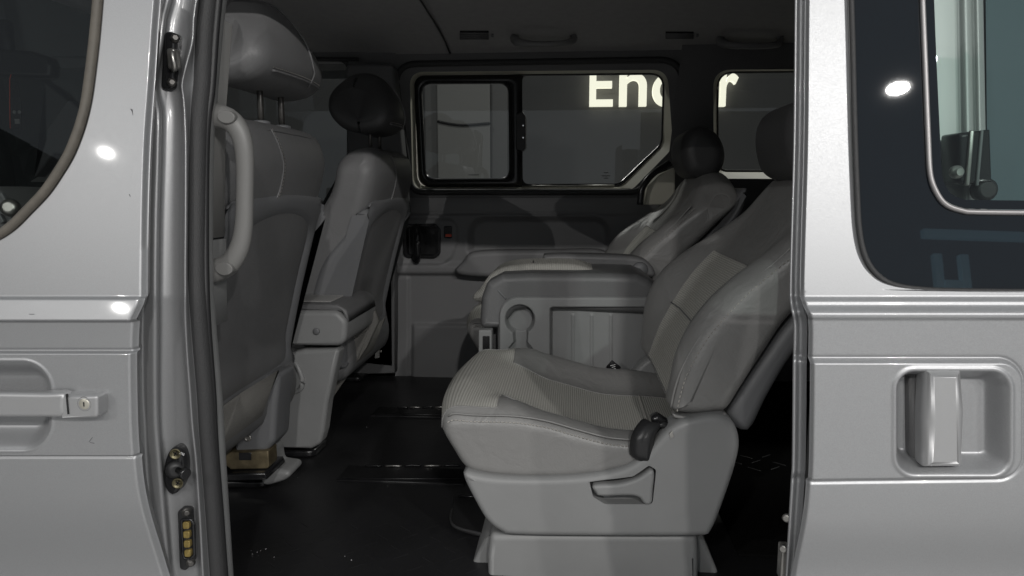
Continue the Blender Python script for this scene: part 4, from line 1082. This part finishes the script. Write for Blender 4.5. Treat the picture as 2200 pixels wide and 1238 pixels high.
    tube('lower_seam', low, .0025, M['leather2'], hd, 6, nres=24); stitches('stitching', low, M['thread'], hd, off=(.002, 0, .006), up=(1, 0, 0), w=.0008)
    for y in (1.50, 1.61):
        p = tube('headrest_post', [(-.662, y, CZ + .12), (-.662, y, CZ + .25)], .0065, M['dsteel'], s, 10)
        disc('post_collar', (-.662, y, CZ + .133), (0, 0, 1), [(0, .02), (.008, .019), (.010, .012)], M['shell'], s, 18)
    return s, back
fs1, back1 = front_seat('near front seat behind the grab handle, its grey headrest raised on two posts', True)
fs2 = fs1.copy(); C.objects.link(fs2); fs2.location = (.05, .76, -.015)
for ch in list(fs1.children): copy_tree(ch, fs2)
for ch in fs2.children:
    if ch.name.startswith('headrest.'):
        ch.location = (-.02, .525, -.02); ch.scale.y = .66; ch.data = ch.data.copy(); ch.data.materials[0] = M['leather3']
    elif ch.name.startswith('headrest_post') or ch.name.startswith('post_collar'): ch.location.x = -.03
fs2['label'] = 'far front seat beyond the folded console, under a dark headrest beside the far door'
# cushions and risers of the front seats
for s, dy in ((fs1, 0), (fs2, 0)):
    o = slab('cushion', [tuple(p) for p in spline([(-.72, FZ + .32), (-.80, FZ + .36), (-1.1, FZ + .37), (-1.25, FZ + .33), (-1.27, FZ + .24), (-1.0, FZ + .2), (-.75, FZ + .2)], 50, True)], M['leather2'], s, 1.29, 1.79, .04, n=6)
    o = slab('valance', XZ([(480, 880), (596, 796), (560, 900), (480, 985), (400, 1000), (400, 900)], 1.55), M['felt'], s, 1.36, 1.56, .008)
ris = slab('seat_riser', XZ(roundpoly([(505, 900), (560, 805), (608, 800), (600, 880), (596, 945), (578, 966), (512, 966)], [4, 20, 10, 20, 20, 16, 3], 5), 1.60), M['shell'], fs1, 1.58, 1.68, .014)
disc('screw', W(533, 941, 1.58), (0, -1, 0), [(0, .0085), (.003, .0085), (.004, .006), (.002, .005)], M['steel'], fs1, 16)
br = slab('rail_bracket', XZ(roundpoly([(486, 968), (580, 966), (582, 1004), (500, 1006), (486, 995)], [3, 3, 8, 4, 4], 4), 1.58), M['brass'], fs1, 1.57, 1.62, .003)
slab('bracket_slot', XZ([(512, 974), (538, 974), (538, 990), (512, 990)], 1.565), M['black'], br, 1.5675, 1.572, .001)
slab('rail', XZ([(470, 1008), (580, 1006), (584, 1020), (470, 1026)], 1.58), M['black'], fs1, 1.55, 1.66, .004)
slab('rail_foot', [tuple(p) for p in spline(XZ([(585, 960), (600, 955), (606, 985), (618, 990), (638, 994), (640, 1006), (618, 1018), (582, 1020)], 1.70), 50, True)], M['plastic'], fs1, 1.64, 1.73, .012)
for (x0, x1, ya, yb) in ((480, 604, 1020, 1052), (600, 706, 956, 985), (740, 806, 800, 822)):
    pts = [floorpt(x0, yb), floorpt(x1 - 30, yb), floorpt(x1, ya), floorpt(x0, ya)]
    q = slab('foot_cover', roundpoly([(p.x, p.y) for p in pts], [.01, .03, .02, .01], 5), M['black'], fl, 0, .022, .008)
    for v in q.data.vertices: v.co = (v.co.x, v.co.z, FZ + v.co.y + .001)
    fixn(q)
# ---- folded jump seat / console between the front seats
js = thing('console_seat', 'folded grey centre console seat between the two front seats', 'console')
GY = 1.86
pad = roundpoly([(560, 668), (722, 668), (745, 690), (742, 745), (560, 742)], [4, 26, 24, 26, 4], 6)
cb2 = slab('console_box', XZ(pad, GY), M['plastic'], js, GY, GY + .30, .014, n=6)
disc('button', W(680, 712, GY), (0, -1, 0), [(0, .0095), (.003, .0095), (.0045, .008), (.005, .002)], M['shell'], js, 20)
a, b = W(560, 668, GY), W(722, 668, GY)
lid = slab('console_lid', [(a.x, a.z + .001), (b.x + .012, a.z - .004), (b.x + .030, a.z - .03), (b.x + .024, a.z + .004), (b.x, a.z + .018), (a.x, a.z + .018)], M['leather2'], js, GY + .012, GY + .29, .008)
slab('lid_tray', [(a.x, a.z + .0185), (b.x - .03, a.z + .0185), (b.x - .034, a.z + .0215), (a.x, a.z + .0215)], M['lightpl'], js, GY + .05, GY + .25, .001)
bs = [(612, 762), (650, 752), (722, 750), (728, 756), (716, 810), (703, 870), (695, 930), (688, 955), (668, 966), (596, 964), (600, 880), (602, 800)]
st_ = slab('console_base', XZ(roundpoly(bs, [14, 8, 6, 6, 30, 30, 20, 14, 14, 3, 20, 14], 4), GY + .01), M['plastic'], js, GY + .01, GY + .07, .012, n=6)
slab('console_post', XZ([(560, 770), (690, 770), (680, 950), (560, 950)], GY + .12), M['darktrim'], js, GY + .075, GY + .2, .01)
tube('base_relief', [W(628, 770, GY + .013), W(645, 800, GY + .009), W(650, 825, GY + .008), W(640, 840, GY + .010), W(603, 850, GY + .013)], .007, M['plastic'], st_, 10, nres=24)
slab('felt_side', XZ([(700, 752), (770, 700), (800, 650), (815, 690), (790, 745), (700, 880)], 2.15), M['felt'], fs2, 0, 0.01, .002, stations=[(2.13, 0), (2.16, 0)])
for o in fs2.children:
    if o.name.startswith('felt_side'):
        for v in o.data.vertices: v.co -= Vector(fs2.location)
